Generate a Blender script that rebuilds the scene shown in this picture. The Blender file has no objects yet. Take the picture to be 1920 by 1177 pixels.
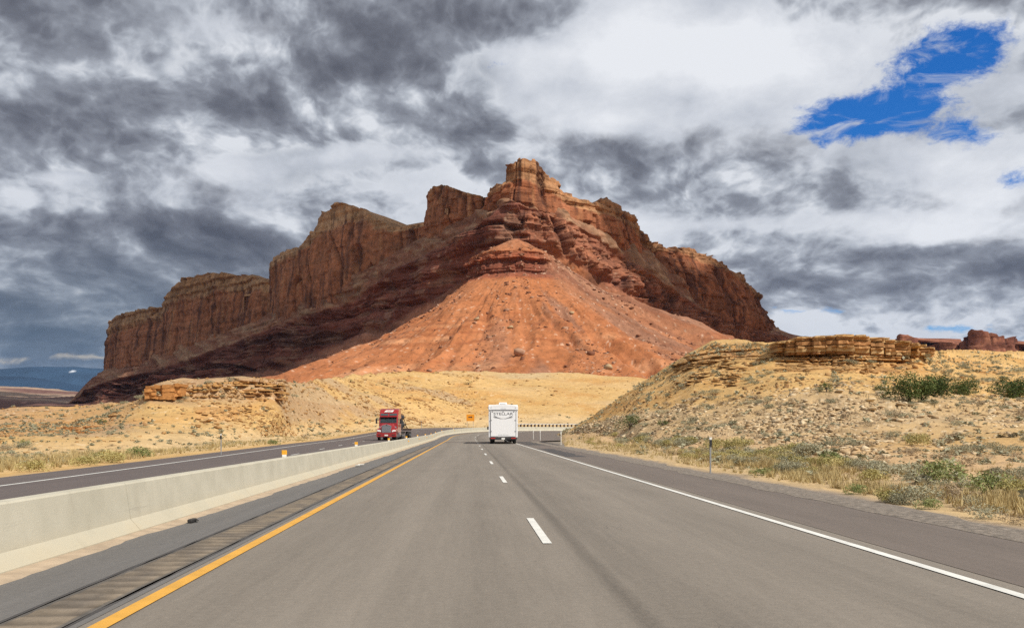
import bpy, bmesh, math, random
import numpy as np
from mathutils import Vector, Matrix

random.seed(7)
rng = np.random.default_rng(11)
scene = bpy.context.scene
COL = scene.collection
R = math.radians

# ------------------------------------------------------------------ camera
F = 1650.0          # focal length in photograph pixels
U0, VH = 960.0, 804.0   # principal column, horizon row of the road plane
CAMZ = 1.4
cam_d = bpy.data.cameras.new("camera")
cam = bpy.data.objects.new("camera", cam_d)
COL.objects.link(cam)
cam.location = (0, 0, CAMZ)
cam.rotation_euler = (R(90), 0, 0)
cam_d.sensor_width = 36.0
cam_d.lens = 36.0 * F / 1920.0
cam_d.shift_y = (VH - 588.5) / 1920.0
cam_d.clip_start = 0.1
cam_d.clip_end = 60000
scene.camera = cam

# ------------------------------------------------------------------ exposure
scene.view_settings.view_transform = 'Standard'
scene.view_settings.look = 'None'
scene.view_settings.exposure = 0.0
scene.view_settings.gamma = 1.0
scene.view_settings.use_curve_mapping = False
scene.cycles.use_denoising = False
scene.cycles.use_adaptive_sampling = False
scene.cycles.sample_clamp_indirect = 4.0
scene.cycles.max_bounces = 5
scene.cycles.volume_bounces = 0
scene.cycles.volume_step_rate = 4.0

# ------------------------------------------------------------------ sun
SUN = Vector((0.54, -0.49, 0.77)).normalized()     # towards the sun
sun_el = math.asin(SUN.z)
sun_az = math.atan2(SUN.x, SUN.y)
sd = bpy.data.lights.new("sun", 'SUN')
sd.energy = 4.7
sd.angle = R(0.53)
sd.color = (1.0, 0.94, 0.84)
so = bpy.data.objects.new("sun", sd)
COL.objects.link(so)
so.rotation_euler = (-SUN).to_track_quat('-Z', 'Y').to_euler()
so.location = (50, -50, 80)

# ------------------------------------------------------------------ sky
world = bpy.data.worlds.new("World")
scene.world = world
world.use_nodes = True
NT = world.node_tree
NT.nodes.clear()


class NG:
    """tiny node-graph helper"""
    def __init__(self, nt):
        self.nt = nt

    def n(self, t, **kw):
        nd = self.nt.nodes.new(t)
        for k, v in kw.items():
            setattr(nd, k, v)
        return nd

    def put(self, sock, val):
        if isinstance(val, bpy.types.NodeSocket):
            self.nt.links.new(val, sock)
        elif val is not None:
            sock.default_value = val

    def m(self, op, a, b=None, c=None, clamp=False):
        nd = self.n('ShaderNodeMath', operation=op)
        nd.use_clamp = clamp
        self.put(nd.inputs[0], a)
        if b is not None: self.put(nd.inputs[1], b)
        if c is not None: self.put(nd.inputs[2], c)
        return nd.outputs[0]

    def vm(self, op, a, b=None):
        nd = self.n('ShaderNodeVectorMath', operation=op)
        self.put(nd.inputs[0], a)
        if b is not None: self.put(nd.inputs[1], b)
        return nd.outputs['Value' if op in ('LENGTH', 'DOT_PRODUCT') else 'Vector']

    def xyz(self, v):
        nd = self.n('ShaderNodeSeparateXYZ')
        self.put(nd.inputs[0], v)
        return nd.outputs

    def comb(self, x, y, z):
        nd = self.n('ShaderNodeCombineXYZ')
        for i, q in enumerate((x, y, z)): self.put(nd.inputs[i], q)
        return nd.outputs[0]

    def noise(self, v, scale, detail=4, rough=0.5, dist=0.0, lac=2.0, color=False):
        nd = self.n('ShaderNodeTexNoise')
        self.put(nd.inputs['Vector'], v)
        nd.inputs['Scale'].default_value = scale
        nd.inputs['Detail'].default_value = detail
        nd.inputs['Roughness'].default_value = rough
        nd.inputs['Lacunarity'].default_value = lac
        nd.inputs['Distortion'].default_value = dist
        return nd.outputs['Color' if color else 'Fac']

    def ramp(self, f, stops, interp='LINEAR'):
        nd = self.n('ShaderNodeValToRGB')
        self.put(nd.inputs[0], f)
        cr = nd.color_ramp
        cr.interpolation = interp
        while len(cr.elements) < len(stops): cr.elements.new(0.5)
        for e, (p, c) in zip(cr.elements, stops):
            e.position = p
            e.color = (*c, 1.0) if len(c) == 3 else c
        return nd.outputs[0]

    def mr(self, v, a, b, c=0.0, d=1.0, kind='SMOOTHSTEP'):
        nd = self.n('ShaderNodeMapRange', interpolation_type=kind)
        nd.clamp = True if kind == 'LINEAR' else nd.clamp
        self.put(nd.inputs['Value'], v)
        for k, q in zip(('From Min', 'From Max', 'To Min', 'To Max'), (a, b, c, d)):
            nd.inputs[k].default_value = q
        return nd.outputs[0]

    def mix(self, f, a, b, mode='MIX'):
        nd = self.n('ShaderNodeMix', data_type='RGBA', blend_type=mode)
        self.put(nd.inputs[0], f)
        for i, q in ((6, a), (7, b)):
            if isinstance(q, tuple) and len(q) == 3: q = (*q, 1.0)
            self.put(nd.inputs[i], q)
        return nd.outputs[2]


g = NG(NT)
tc = g.n('ShaderNodeTexCoord')
dirv = g.vm('NORMALIZE', tc.outputs['Generated'])
dx, dy, dz = g.xyz(dirv)[:]
zz = g.m('ADD', g.m('MAXIMUM', dz, -0.1), 0.42)
# flattened bearings: clouds get smaller and flatter towards the horizon
hh = g.m('MAXIMUM', g.m('SQRT', g.m('ADD', g.m('MULTIPLY', dx, dx), g.m('MULTIPLY', dy, dy))), 0.45)
q = g.comb(g.m('MULTIPLY', g.m('DIVIDE', dx, hh), 1.35), g.m('MULTIPLY', g.m('DIVIDE', dy, hh), 1.35), g.m('MULTIPLY', g.m('LOGARITHM', zz, 2.718), 2.1))
warp = g.vm('SUBTRACT', g.noise(q, 2.6, 4, 0.55, color=True), (0.5, 0.5, 0.5))
q2 = g.vm('ADD', q, g.vm('MULTIPLY', warp, (0.14, 0.14, 0.10)))
big = g.noise(g.vm('MULTIPLY', q2, (0.9, 0.9, 1.6)), 1.6, 4, 0.5)


def puffs(v):
    """heaped-cumulus field: soft masses whose margins break into rounded puffs"""
    iso = g.vm('MULTIPLY', v, (1.6, 1.0, 1.1))
    base = g.m('ADD', g.m('MULTIPLY', g.noise(v, 2.3, 3, 0.5), 0.76), g.m('MULTIPLY', g.noise(iso, 4.2, 10, 0.62), 0.24))
    bl = None
    for (sc_, am) in ((5.0, 0.17), (10.5, 0.12), (22.0, 0.07), (45.0, 0.035)):
        w_ = g.m('MULTIPLY', g.m('ABSOLUTE', g.m('SUBTRACT', g.noise(iso, sc_, 1, 0.5), 0.5)), am * 4.0)
        w_ = g.m('SUBTRACT', am * 0.42, w_)
        bl = w_ if bl is None else g.m('ADD', bl, w_)
    return g.m('SUBTRACT', base, g.m('MULTIPLY', bl, 0.42))


mid = puffs(q2)
# the same field a little nearer the sun: gives the clouds a lit and a shaded flank
mid_b = puffs(g.vm('ADD', q2, (0.03, 0.0, 0.06)))
# layout of the thick and thin parts of this cloud deck, by bearing and height over the horizon
ysafe = g.m('MAXIMUM', dy, 0.02)
bear = g.m('DIVIDE', dx, ysafe)
elev = g.m('DIVIDE', dz, ysafe)
lay = g.comb(bear, elev, 0.0)
lay = g.vm('ADD', lay, g.vm('MULTIPLY', warp, (0.10, 0.06, 0.0)))
lay = g.vm('ADD', lay, g.vm('MULTIPLY', g.vm('SUBTRACT', g.noise(q, 5.0, 6, 0.6, color=True), (0.5, 0.5, 0.5)), (0.07, 0.045, 0.0)))
#        u     v     ru   rv   tilt   thickness (+ darker, - brighter / open)
blobs = [
    (190, 235, 450, 105, 0, 0.22), (560, 215, 330, 70, -8, 0.13), (60, 60, 260, 90, 0, 0.15),
    (880, 40, 260, 75, 0, 0.22), (380, 430, 480, 50, 0, 0.15), (100, 560, 460, 110, 0, 0.18),
    (1250, 335, 300, 50, -4, 0.15), (1420, 200, 200, 34, 0, 0.0), (1500, 150, 260, 90, 0, -0.07), (640, 120, 210, 40, -5, 0.10),
    (1640, 500, 420, 45, 0, 0.07), (900, 225, 220, 60, 20, 0.10), (1850, 470, 220, 40, 0, 0.08),
    (660, 300, 320, 40, 4, -0.13), (115, 335, 100, 24, 0, -0.16), (1230, 90, 420, 95, 0, -0.20),
    (1800, 330, 260, 80, 0, -0.10), (400, 45, 230, 40, 0, -0.08), (1130, 215, 110, 55, 0, -0.12),
    (1650, 420, 360, 34, 0, -0.12), (1280, 430, 200, 28, 0, -0.10), (500, 480, 200, 18, 0, -0.07),
    (1690, 170, 300, 130, 20, -0.12),
        (1120, 480, 150, 130, 0, -0.16), (260, 480, 520, 80, 0, 0.20), (80, 640, 500, 60, 0, 0.12), (1010, 180, 90, 130, 0, -0.10), (1560, 300, 260, 40, 0, -0.04), (760, 250, 300, 30, 10, -0.05),
]
# openings to the blue
opens = [(1720, 140, 260, 90, 32, 0.68), (1640, 228, 250, 56, -4, 0.54), (1790, 75, 150, 50, 0, 0.30), (1760, 270, 180, 40, 0, 0.36), (1920, 330, 80, 36, 0, 0.5),
         (965, 130, 56, 22, 20, 0.34), (1470, 572, 130, 14, 0, 0.38), (1700, 628, 380, 18, 0, 0.42)]
bias = None
def blob_sum(lst):
    tot = None
    for (bu, bv, ru, rv, tilt, amp) in lst:
        d = g.vm('SUBTRACT', lay, ((bu - U0) / F, (VH - bv) / F, 0.0))
        if tilt:
            rot = g.n('ShaderNodeVectorRotate', rotation_type='Z_AXIS')
            g.put(rot.inputs['Vector'], d)
            rot.inputs['Angle'].default_value = -R(tilt)
            d = rot.outputs[0]
        d = g.vm('MULTIPLY', d, (F / ru, F / rv, 0.0))
        w = g.mr(g.vm('LENGTH', d), 1.25, 0.0, 0.0, amp)
        tot = w if tot is None else g.m('ADD', tot, w)
    return tot


bias = blob_sum(blobs)
opened = blob_sum(opens)
front = g.mr(dy, 0.1, 0.35)
bias = g.m('MULTIPLY', bias, front)
T = g.m('ADD', g.m('MULTIPLY', mid, 0.62), g.m('MULTIPLY', big, 0.38))
T = g.m('ADD', T, g.m('MULTIPLY', bias, 1.1))
T = g.m('ADD', T, 0.0)
relief = g.m('MULTIPLY', g.m('SUBTRACT', mid, mid_b), 1.9)
# high thin layer behind
hi_n = g.noise(g.vm('MULTIPLY', q2, (1.5, 1.0, 1.2)), 2.6, 10, 0.60)
Bk = g.m('ADD', g.m('ADD', g.m('MULTIPLY', g.m('SUBTRACT', hi_n, 0.5), 0.8), g.m('MULTIPLY', bias, 0.95)), 0.44)
backc = g.ramp(Bk, [(0.26, (0.84, 0.86, 0.90)), (0.42, (0.60, 0.63, 0.69)), (0.54, (0.41, 0.44, 0.495)), (0.70, (0.27, 0.29, 0.335))])
# heaped grey layer in front, bright at its thin rims and dark where thick
Tb = g.m('ADD', T, relief)
forec = g.ramp(Tb, [(0.36, (0.76, 0.785, 0.83)), (0.48, (0.47, 0.50, 0.555)), (0.59, (0.285, 0.303, 0.348)), (0.76, (0.165, 0.173, 0.205)), (1.0, (0.09, 0.093, 0.115))])
cloudc = g.mix(g.mr(T, 0.37, 0.53), backc, forec)
# low over the horizon the deck sinks into blue-grey rain air on the left, pale air elsewhere
low = g.mr(elev, 0.26, 0.07)
leftw = g.mr(bear, -0.17, -0.46)
cloudc = g.mix(g.m('MULTIPLY', g.m('MULTIPLY', low, leftw), 0.72), cloudc, (0.085, 0.125, 0.17))
strip = g.m('MULTIPLY', g.mr(g.m('ABSOLUTE', g.m('SUBTRACT', g.xyz(lay)[1], 0.0795)), 0.0055, 0.0), leftw)
strip = g.m('MULTIPLY', strip, g.mr(bear, -0.43, -0.47))
strip = g.m('MULTIPLY', strip, g.mr(g.noise(lay, 22.0, 4, 0.6), 0.42, 0.62))
cloudc = g.mix(g.m('MULTIPLY', strip, 0.8), cloudc, (0.56, 0.50, 0.40))
torn = g.noise(g.vm('MULTIPLY', q2, (1.7, 1.0, 1.3)), 5.0, 12, 0.70)
opening = g.m('MULTIPLY', g.m('ADD', opened, g.m('MULTIPLY', g.m('SUBTRACT', torn, 0.5), 2.2)), g.m('MULTIPLY', front, g.mr(opened, 0.0, 0.12)))
alpha = g.mr(opening, 0.66, 0.26)
wisp = g.noise(g.vm('MULTIPLY', q2, (1.2, 1.0, 1.9)), 9.0, 10, 0.66, 0.6)
alpha = g.m('MAXIMUM', alpha, g.mr(wisp, 0.50, 0.74, 0.0, 0.75))
sky = g.n('ShaderNodeTexSky', sky_type='NISHITA')
sky.sun_disc = False
sky.sun_elevation = sun_el
sky.sun_rotation = sun_az
sky.air_density = 1.0
sky.dust_density = 0.3
sky.ozone_density = 3.0
hs = g.n('ShaderNodeHueSaturation')
hs.inputs['Saturation'].default_value = 1.35
hs.inputs['Value'].default_value = 0.95
g.put(hs.inputs['Color'], sky.outputs[0])
cl10 = g.mix(1.0, cloudc, (10.0, 10.0, 10.0), 'MULTIPLY')
bluec = g.mix(1.0, hs.outputs[0], (0.42, 0.92, 1.38), 'MULTIPLY')
final = g.mix(alpha, bluec, cl10)
bg = g.n('ShaderNodeBackground')
bg.inputs['Strength'].default_value = 0.1
g.put(bg.inputs['Color'], final)
wo = g.n('ShaderNodeOutputWorld')
NT.links.new(bg.outputs[0], wo.inputs['Surface'])


# ------------------------------------------------------------------ numeric noise
def _hash(ix, iy, iz, seed):
    n = (ix.astype(np.uint32) * np.uint32(73856093)) ^ (iy.astype(np.uint32) * np.uint32(19349663)) \
        ^ (iz.astype(np.uint32) * np.uint32(83492791)) ^ np.uint32((seed * 2654435761) & 0xffffffff)
    n ^= n >> np.uint32(13)
    n *= np.uint32(0x5bd1e995)
    n ^= n >> np.uint32(15)
    n *= np.uint32(0x27d4eb2d)
    n ^= n >> np.uint32(13)
    return (n & np.uint32(0xffff)).astype(np.float32) / 65535.0


def vn(x, y, z=0.0, seed=0):
    x, y, z = np.broadcast_arrays(np.asarray(x, np.float32), np.asarray(y, np.float32), np.asarray(z, np.float32))
    ix, iy, iz = np.floor(x).astype(np.int64), np.floor(y).astype(np.int64), np.floor(z).astype(np.int64)
    fx, fy, fz = x - ix, y - iy, z - iz
    fx = fx * fx * (3 - 2 * fx); fy = fy * fy * (3 - 2 * fy); fz = fz * fz * (3 - 2 * fz)
    r = 0
    for a in (0, 1):
        wx = fx if a else 1 - fx
        for b in (0, 1):
            wy = fy if b else 1 - fy
            lo = _hash(ix + a, iy + b, iz, seed)
            hi = _hash(ix + a, iy + b, iz + 1, seed)
            r = r + wx * wy * (lo + (hi - lo) * fz)
    return r


def fbm(x, y, z=0.0, octv=4, seed=0, gain=0.5):
    s, a, tot = 0, 1.0, 0.0
    x, y, z = np.asarray(x, np.float32), np.asarray(y, np.float32), np.asarray(z, np.float32)
    for k in range(octv):
        s = s + a * (vn(x, y, z, seed + k * 17) * 2 - 1)
        tot += a
        a *= gain
        x, y, z = x * 2.03 + 5.1, y * 2.03 + 1.7, z * 2.03 + 3.3
    return s / tot


def cell(x, y, z=0.0, seed=0):
    x, y, z = np.broadcast_arrays(np.asarray(x, float), np.asarray(y, float), np.asarray(z, float))
    return _hash(np.floor(x).astype(np.int64), np.floor(y).astype(np.int64), np.floor(z).astype(np.int64), seed)


def sm(x, a, b):
    t = np.clip((np.asarray(x, float) - a) / (b - a), 0, 1)
    return t * t * (3 - 2 * t)


def steps(z, thick, seed, lo=0.3, hi=0.7):
    """a bed-by-bed random value that changes abruptly from one rock bed to the next (0..1)"""
    zz = z / thick
    i = np.floor(zz).astype(np.int64)
    f = np.clip((zz - i - lo) / (hi - lo), 0, 1)
    a = _hash(i, i * 0, i * 0, seed)
    b = _hash(i + 1, i * 0, i * 0, seed)
    return a + (b - a) * f


def gsmooth(a, sig, axis=0):
    if sig <= 0: return a
    r = int(sig * 3) + 1
    k = np.exp(-0.5 * (np.arange(-r, r + 1) / sig) ** 2)
    k /= k.sum()
    pad = [(0, 0)] * a.ndim
    pad[axis] = (r, r)
    p = np.pad(a, pad, mode='edge')
    return np.apply_along_axis(lambda m: np.convolve(m, k, mode='valid'), axis, p)


def P(u, v, Y):
    """world point seen at photograph column u, row v, at distance Y"""
    return np.array([(u - U0) / F * Y, Y, CAMZ + (VH - v) / F * Y])


def Z(v, Y): return CAMZ + (VH - v) / F * Y


# ------------------------------------------------------------------ object helpers
def tag(o, label=None, cat=None, group=None, kind=None):
    if label: o['label'] = label
    if cat: o['category'] = cat
    if group: o['group'] = group
    if kind: o['kind'] = kind
    return o


def empty(name, loc=(0, 0, 0), rz=0.0):
    o = bpy.data.objects.new(name, None)
    COL.objects.link(o)
    o.location = loc
    o.rotation_euler = (0, 0, rz)
    o.empty_display_size = 0.3
    return o


def raw_mesh(name, verts, faces, mats=(), smooth=False, col=None, uv=None, midx=None):
    """verts (n,3); faces (m,k) int array with equal k, or list of lists"""
    me = bpy.data.meshes.new(name)
    if isinstance(faces, np.ndarray):
        k = faces.shape[1]
        me.vertices.add(len(verts))
        me.vertices.foreach_set('co', np.ascontiguousarray(verts, np.float32).ravel())
        me.loops.add(faces.size)
        me.loops.foreach_set('vertex_index', np.ascontiguousarray(faces, np.int32).ravel())
        me.polygons.add(len(faces))
        me.polygons.foreach_set('loop_start', np.arange(0, faces.size, k, dtype=np.int32))
        me.polygons.foreach_set('loop_total', np.full(len(faces), k, np.int32))
        if smooth: me.polygons.foreach_set('use_smooth', np.ones(len(faces), bool))
        me.update(calc_edges=True)
    else:
        me.from_pydata([tuple(map(float, p)) for p in verts], [], faces)
        if smooth: me.polygons.foreach_set('use_smooth', [True] * len(me.polygons))
    if midx is not None:
        me.polygons.foreach_set('material_index', np.asarray(midx, np.int32))
    if col is not None:
        at = me.color_attributes.new('Col', 'FLOAT_COLOR', 'POINT')
        c4 = np.ones((len(verts), 4), np.float32)
        c4[:, :3] = col
        at.data.foreach_set('color', c4.ravel())
    if uv is not None:
        l = me.uv_layers.new(name='lane')
        vi = np.empty(len(me.loops), np.int32)
        me.loops.foreach_get('vertex_index', vi)
        l.data.foreach_set('uv', np.ascontiguousarray(uv[vi], np.float32).ravel())
    for m_ in mats: me.materials.append(m_)
    return me


def link(name, me, parent=None):
    o = bpy.data.objects.new(name, me)
    COL.objects.link(o)
    if parent: o.parent = parent
    return o


def grid_faces(nr, nc):
    i = np.arange((nr - 1) * nc).reshape(nr - 1, nc)[:, :-1].ravel()
    return np.stack([i, i + 1, i + nc + 1, i + nc], 1)


def grid_obj(name, G, mats, smooth=True, col=None, uv=None, parent=None, flip=False):
    nr, nc = G.shape[:2]
    f = grid_faces(nr, nc)
    if flip: f = f[:, ::-1]
    me = raw_mesh(name, G.reshape(-1, 3), f, mats, smooth,
                  None if col is None else col.reshape(-1, 3), None if uv is None else uv.reshape(-1, 2))
    return link(name, me, parent)


def grid_normals(G):
    a = np.gradient(G, axis=1)
    b = np.gradient(G, axis=0)
    n = np.cross(a, b)
    n /= np.linalg.norm(n, axis=2, keepdims=True) + 1e-9
    return n


def lerp3(a, b, t):
    t = np.asarray(t)[..., None]
    return np.asarray(a) * (1 - t) + np.asarray(b) * t


def loft(curves, us, rows, usm=2.0, rsm=2.0):
    """curves: bottom to top, each a list of (u, v, Y). rows: rows of each strip. Gives the grid, and the strip coordinate."""
    C = []
    for c in curves:
        c = np.array(c, float); c = c[np.argsort(c[:, 0])]
        v = gsmooth(np.interp(us, c[:, 0], c[:, 1]), usm)
        Yd = gsmooth(np.interp(us, c[:, 0], c[:, 2]), usm * 3)
        C.append(np.stack([(us - U0) / F * Yd, Yd, Z(v, Yd)], 1))
    out, tt = [], []
    for i, n in enumerate(rows):
        for k in range(n + (1 if i == len(rows) - 1 else 0)):
            t = k / n
            out.append(C[i] * (1 - t) + C[i + 1] * t)
            tt.append(i + t)
    G = np.array(out)
    if rsm > 0:
        first, last = G[0].copy(), G[-1].copy()
        G = gsmooth(G, rsm, 0)
        G[0], G[-1] = first, last
    return G, np.array(tt)


def proj(G):
    Y = np.maximum(G[..., 1], 0.5)
    return U0 + F * G[..., 0] / Y, VH + (CAMZ - G[..., 2]) / Y * F


# ------------------------------------------------------------------ materials
def new_mat(name):
    m_ = bpy.data.materials.new(name)
    m_.use_nodes = True
    nt = m_.node_tree
    b = nt.nodes['Principled BSDF']
    return m_, NG(nt), b


def simple(name, c, rough=0.6, metal=0.0, var=0.12, scale=8.0, bump=0.0, coat=0.0, spec=0.5):
    m_, n_, b = new_mat(name)
    t = n_.n('ShaderNodeTexCoord').outputs['Object']
    f = n_.noise(t, scale, 5, 0.6)
    lo = tuple(x * (1 - var) for x in c)
    hi = tuple(min(1, x * (1 + var)) for x in c)
    n_.put(b.inputs['Base Color'], n_.ramp(f, [(0.3, lo), (0.7, hi)]))
    b.inputs['Roughness'].default_value = rough
    b.inputs['Metallic'].default_value = metal
    b.inputs['Coat Weight'].default_value = coat
    b.inputs['Specular IOR Level'].default_value = spec
    if bump:
        bn = n_.n('ShaderNodeBump')
        bn.inputs['Strength'].default_value = bump
        bn.inputs['Distance'].default_value = 0.02
        n_.put(bn.inputs['Height'], n_.noise(t, scale * 4, 4, 0.6))
        n_.put(b.inputs['Normal'], bn.outputs[0])
    return m_


def rock_mat(name, s1, s2, bump_d, var=0.35, bump=0.8, stretch=(1, 1, 1), fine=None):
    """colour of the rock comes from the beds (attribute), the node noise adds grain, specks and fine relief"""
    m_, n_, b = new_mat(name)
    t = n_.n('ShaderNodeTexCoord').outputs['Object']
    t = n_.vm('MULTIPLY', t, stretch)
    at = n_.n('ShaderNodeAttribute', attribute_name='Col')
    f1 = n_.noise(t, s1, 8, 0.65)
    f2 = n_.noise(t, s2, 6, 0.7)
    f = n_.m('ADD', n_.m('MULTIPLY', f1, 0.6), n_.m('MULTIPLY', f2, 0.4))
    k = n_.ramp(f, [(0.34, (1 - var,) * 3), (0.5, (1.0,) * 3), (0.66, (1 + var * 0.75,) * 3)])
    c = n_.mix(1.0, at.outputs['Color'], k, 'MULTIPLY')
    n_.put(b.inputs['Base Color'], c)
    b.inputs['Roughness'].default_value = 0.93
    b.inputs['Specular IOR Level'].default_value = 0.15
    bn = n_.n('ShaderNodeBump')
    bn.inputs['Strength'].default_value = bump
    bn.inputs['Distance'].default_value = bump_d
    n_.put(bn.inputs['Height'], f)
    n_.put(b.inputs['Normal'], bn.outputs[0])
    return m_


def mixc(a, b, t):
    t = np.asarray(t)[..., None]
    return np.asarray(a, float) * (1 - t) + np.asarray(b, float) * t
# ================================================================== road path
DS = 1.0
S_ = np.arange(-60, 330, DS)
kap = np.clip((S_ - 120) / 80.0, 0, 1) / 60.0
kap[S_ > 235] = 0.0
TH = R(-2.86) + np.cumsum(kap) * DS
PX = np.cumsum(np.sin(TH)) * DS
PY = np.cumsum(np.cos(TH)) * DS
i0 = int(np.argmin(abs(S_)))
PX += 0.97 - PX[i0]
PY -= PY[i0]


def path(s, off, dz=0.0):
    """point on the road: s metres along, off metres right of the lane dashes"""
    s = np.asarray(s, float)
    off = np.asarray(off, float)
    s, off = np.broadcast_arrays(s, off)
    x = np.interp(s, S_, PX); y = np.interp(s, S_, PY); th = np.interp(s, S_, TH)
    z = 1.0 * sm(s, 110, 200)
    lf = np.maximum(-off - 6.0, 0)
    z = z + lf * 0.055 * sm(s, 130, 185) - 0.2 * np.clip(lf, 0, 1) * (1 - sm(s, 20, 100))
    return np.stack([x + off * np.cos(th), y - off * np.sin(th), z + dz], -1)


def heading(s): return float(np.interp(s, S_, TH))


BAR = -5.7                                     # barrier centre line
def l_dash(s): return BAR - 3.9 - 0.033 * np.clip(s, -10, 130)
def l_white(s): return l_dash(s) - 3.66
def l_edge(s): return l_white(s) - 2.1
def r_edge(s): return 6.35 + 7.0 * sm(s, 92, 150) - 3.0 * sm(s, 165, 215)
def b_height(s): return 0.69 + 0.22 * sm(s, 110, 190)


def edge_curve(offf, s0, s1, dz=0.0):
    s = np.arange(s0, s1, 1.0)
    p = path(s, offf(s), dz)
    k = p[:, 1] > 1.2
    p = p[k]
    u = U0 + F * p[:, 0] / p[:, 1]
    v = VH + (CAMZ - p[:, 2]) / p[:, 1] * F
    return np.stack([u, v, p[:, 1]], 1)


SAND = np.array([0.52, 0.338, 0.138])
SANDP = np.array([0.54, 0.40, 0.225])
OCHRE = np.array([0.40, 0.20, 0.062])
ORANGE = np.array([0.385, 0.145, 0.059])
TALUSD = np.array([0.235, 0.105, 0.062])
MAROON = np.array([0.155, 0.058, 0.040])
BRICKR = np.array([0.26, 0.088, 0.050])
WING = np.array([0.33, 0.155, 0.085])
TAN = np.array([0.47, 0.315, 0.18])
VARN = np.array([0.105, 0.055, 0.042])
RUBBLE = np.array([0.46, 0.335, 0.19])
DIRT = np.array([0.50, 0.345, 0.20])

M_far_rock = rock_mat("red rock", 0.10, 0.45, 1.6, 0.42, 0.9)
M_cone = rock_mat("talus", 0.16, 0.7, 1.0, 0.38, 0.8)
M_sand = rock_mat("sandy slope", 0.5, 3.0, 0.22, 0.26, 0.75)
M_mount = rock_mat("mountain", 0.002, 0.01, 20, 0.25, 0.6)

# ================================================================== butte: slopes and ledges
us = np.arange(40, 1600, 1.5)
KB = [(40, 815, 1600), (130, 785, 1350), (280, 770, 1050), (400, 745, 930), (560, 735, 790), (700, 690, 725), (760, 655, 710), (900, 560, 668),
      (955, 500, 645), (1050, 540, 640), (1200, 640, 680), (1300, 700, 730), (1400, 690, 830), (1600, 685, 1000)]
KC = [(40, 805, 1580), (100, 772, 1400), (125, 764, 1330), (168, 752, 1285), (270, 735, 1120), (397, 709, 960), (525, 688, 870), (610, 648, 810),
      (729, 605, 748), (818, 556, 702), (890, 505, 664), (940, 455, 645), (1000, 468, 640), (1050, 474, 638), (1120, 515, 655),
      (1200, 562, 695), (1300, 612, 760), (1400, 642, 845), (1480, 652, 930), (1600, 665, 1010)]
KD = [(40, 804, 1590), (100, 771, 1410), (130, 755, 1345), (168, 724, 1310), (338, 681, 1090), (414, 652, 1000), (546, 598, 890), (652, 572, 828),
      (725, 512, 772), (818, 467, 718), (900, 425, 672), (940, 385, 650), (958, 376, 646), (1000, 390, 646), (1050, 404, 648), (1120, 445, 668),
      (1200, 500, 712), (1300, 570, 780), (1400, 614, 862), (1460, 630, 930), (1600, 663, 1020)]
KE = [(40, 803, 1600), (100, 770, 1420), (130, 753, 1360), (165, 712, 1345), (204, 690, 1335), (304, 660, 1185), (397, 628, 1080), (482, 605, 1000),
      (508, 582, 955), (605, 540, 866), (695, 498, 808), (797, 446, 756), (905, 392, 700), (951, 371, 660), (1050, 392, 660),
      (1119, 435, 682), (1215, 473, 742), (1295, 540, 805), (1372, 590, 875), (1448, 612, 955), (1480, 624, 1000), (1520, 631, 1015), (1548, 636, 1030), (1600, 660, 1040)]
KF = [(40, 812, 1700), (100, 782, 1520), (165, 722, 1460), (204, 690, 1450), (304, 655, 1280), (482, 600, 1090), (605, 530, 980),
      (797, 436, 850), (905, 384, 785), (951, 368, 740), (1050, 385, 750), (1119, 425, 790), (1215, 470, 850), (1372, 585, 980), (1448, 614, 1080), (1500, 636, 1120), (1600, 668, 1140)]
G, tt = loft([KB, KC, KD, KE, KF], us, [50, 115, 70, 10], 3.4, 2.0)
Nn = grid_normals(G); Nn[Nn[..., 1] > 0] *= -1
X, Yw, Zw = G[..., 0], G[..., 1], G[..., 2]
T2 = np.broadcast_to(tt[:, None], X.shape)
U2 = np.broadcast_to(us[None, :], X.shape)
band = sm(T2, 0.93, 1.1) * (1 - sm(T2, 1.86, 2.04))          # the dark ledgy cliff band
lowb = 1 - sm(T2, 0.8, 1.0)
talus = sm(T2, 1.95, 2.1)
zw = Zw + 9 * fbm(X / 70, Yw / 70, 0, 4, 3)
along = X * 0.75 + Yw * 0.6
beds = steps(zw, 7.5, 5, 0.36, 0.6) * 1.0 + 0.6 * steps(zw, 3.1, 6, 0.3, 0.7)
blk = cell((along + 5 * fbm(X / 20, Zw / 20, 0, 2, 8)) / 11.0, zw / 8.0, 0, 4)
crack = np.clip(1 - abs(fbm(along / 13, Zw / 45, 0, 3, 21)) / 0.09, 0, 1)
brk = sm(fbm(X / 55, Yw / 55, Zw / 40, 3, 77), -0.25, 0.25)
blk2 = cell((along + 9 * fbm(X / 40, Zw / 30, 0, 2, 18)) / 27.0, zw / 21.0, 0, 14)
gully = np.clip(1 - abs(fbm(along / 48, Zw / 150, 0, 3, 23)) / 0.13, 0, 1)
disp = band * ((6.0 * (beds - 0.8) * (0.25 + 0.75 * brk)) + 3.0 * (cell((along + 2 * fbm(X / 8, Zw / 8, 0, 2, 78)) / 4.2, zw / 3.2, 0, 79) - 0.5) + 4.6 * (blk - 0.5) + 8.0 * (blk2 - 0.5) - 4.5 * crack - 9 * gully + 14 * fbm(X / 45, Yw / 45, Zw / 40, 5, 9))
disp += (1 - band) * (1.3 * (steps(zw, 4.2, 12) - 0.5) * sm(fbm(X / 30, Zw / 12, 0, 3, 40), -0.1, 0.3) * 3.0 + 2.6 * fbm(X / 26, Yw / 26, Zw / 26, 4, 13))
gul = fbm(U2 / 17.0 + T2 * 1.4, T2 * 0.8, 0, 3, 31)
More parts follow.
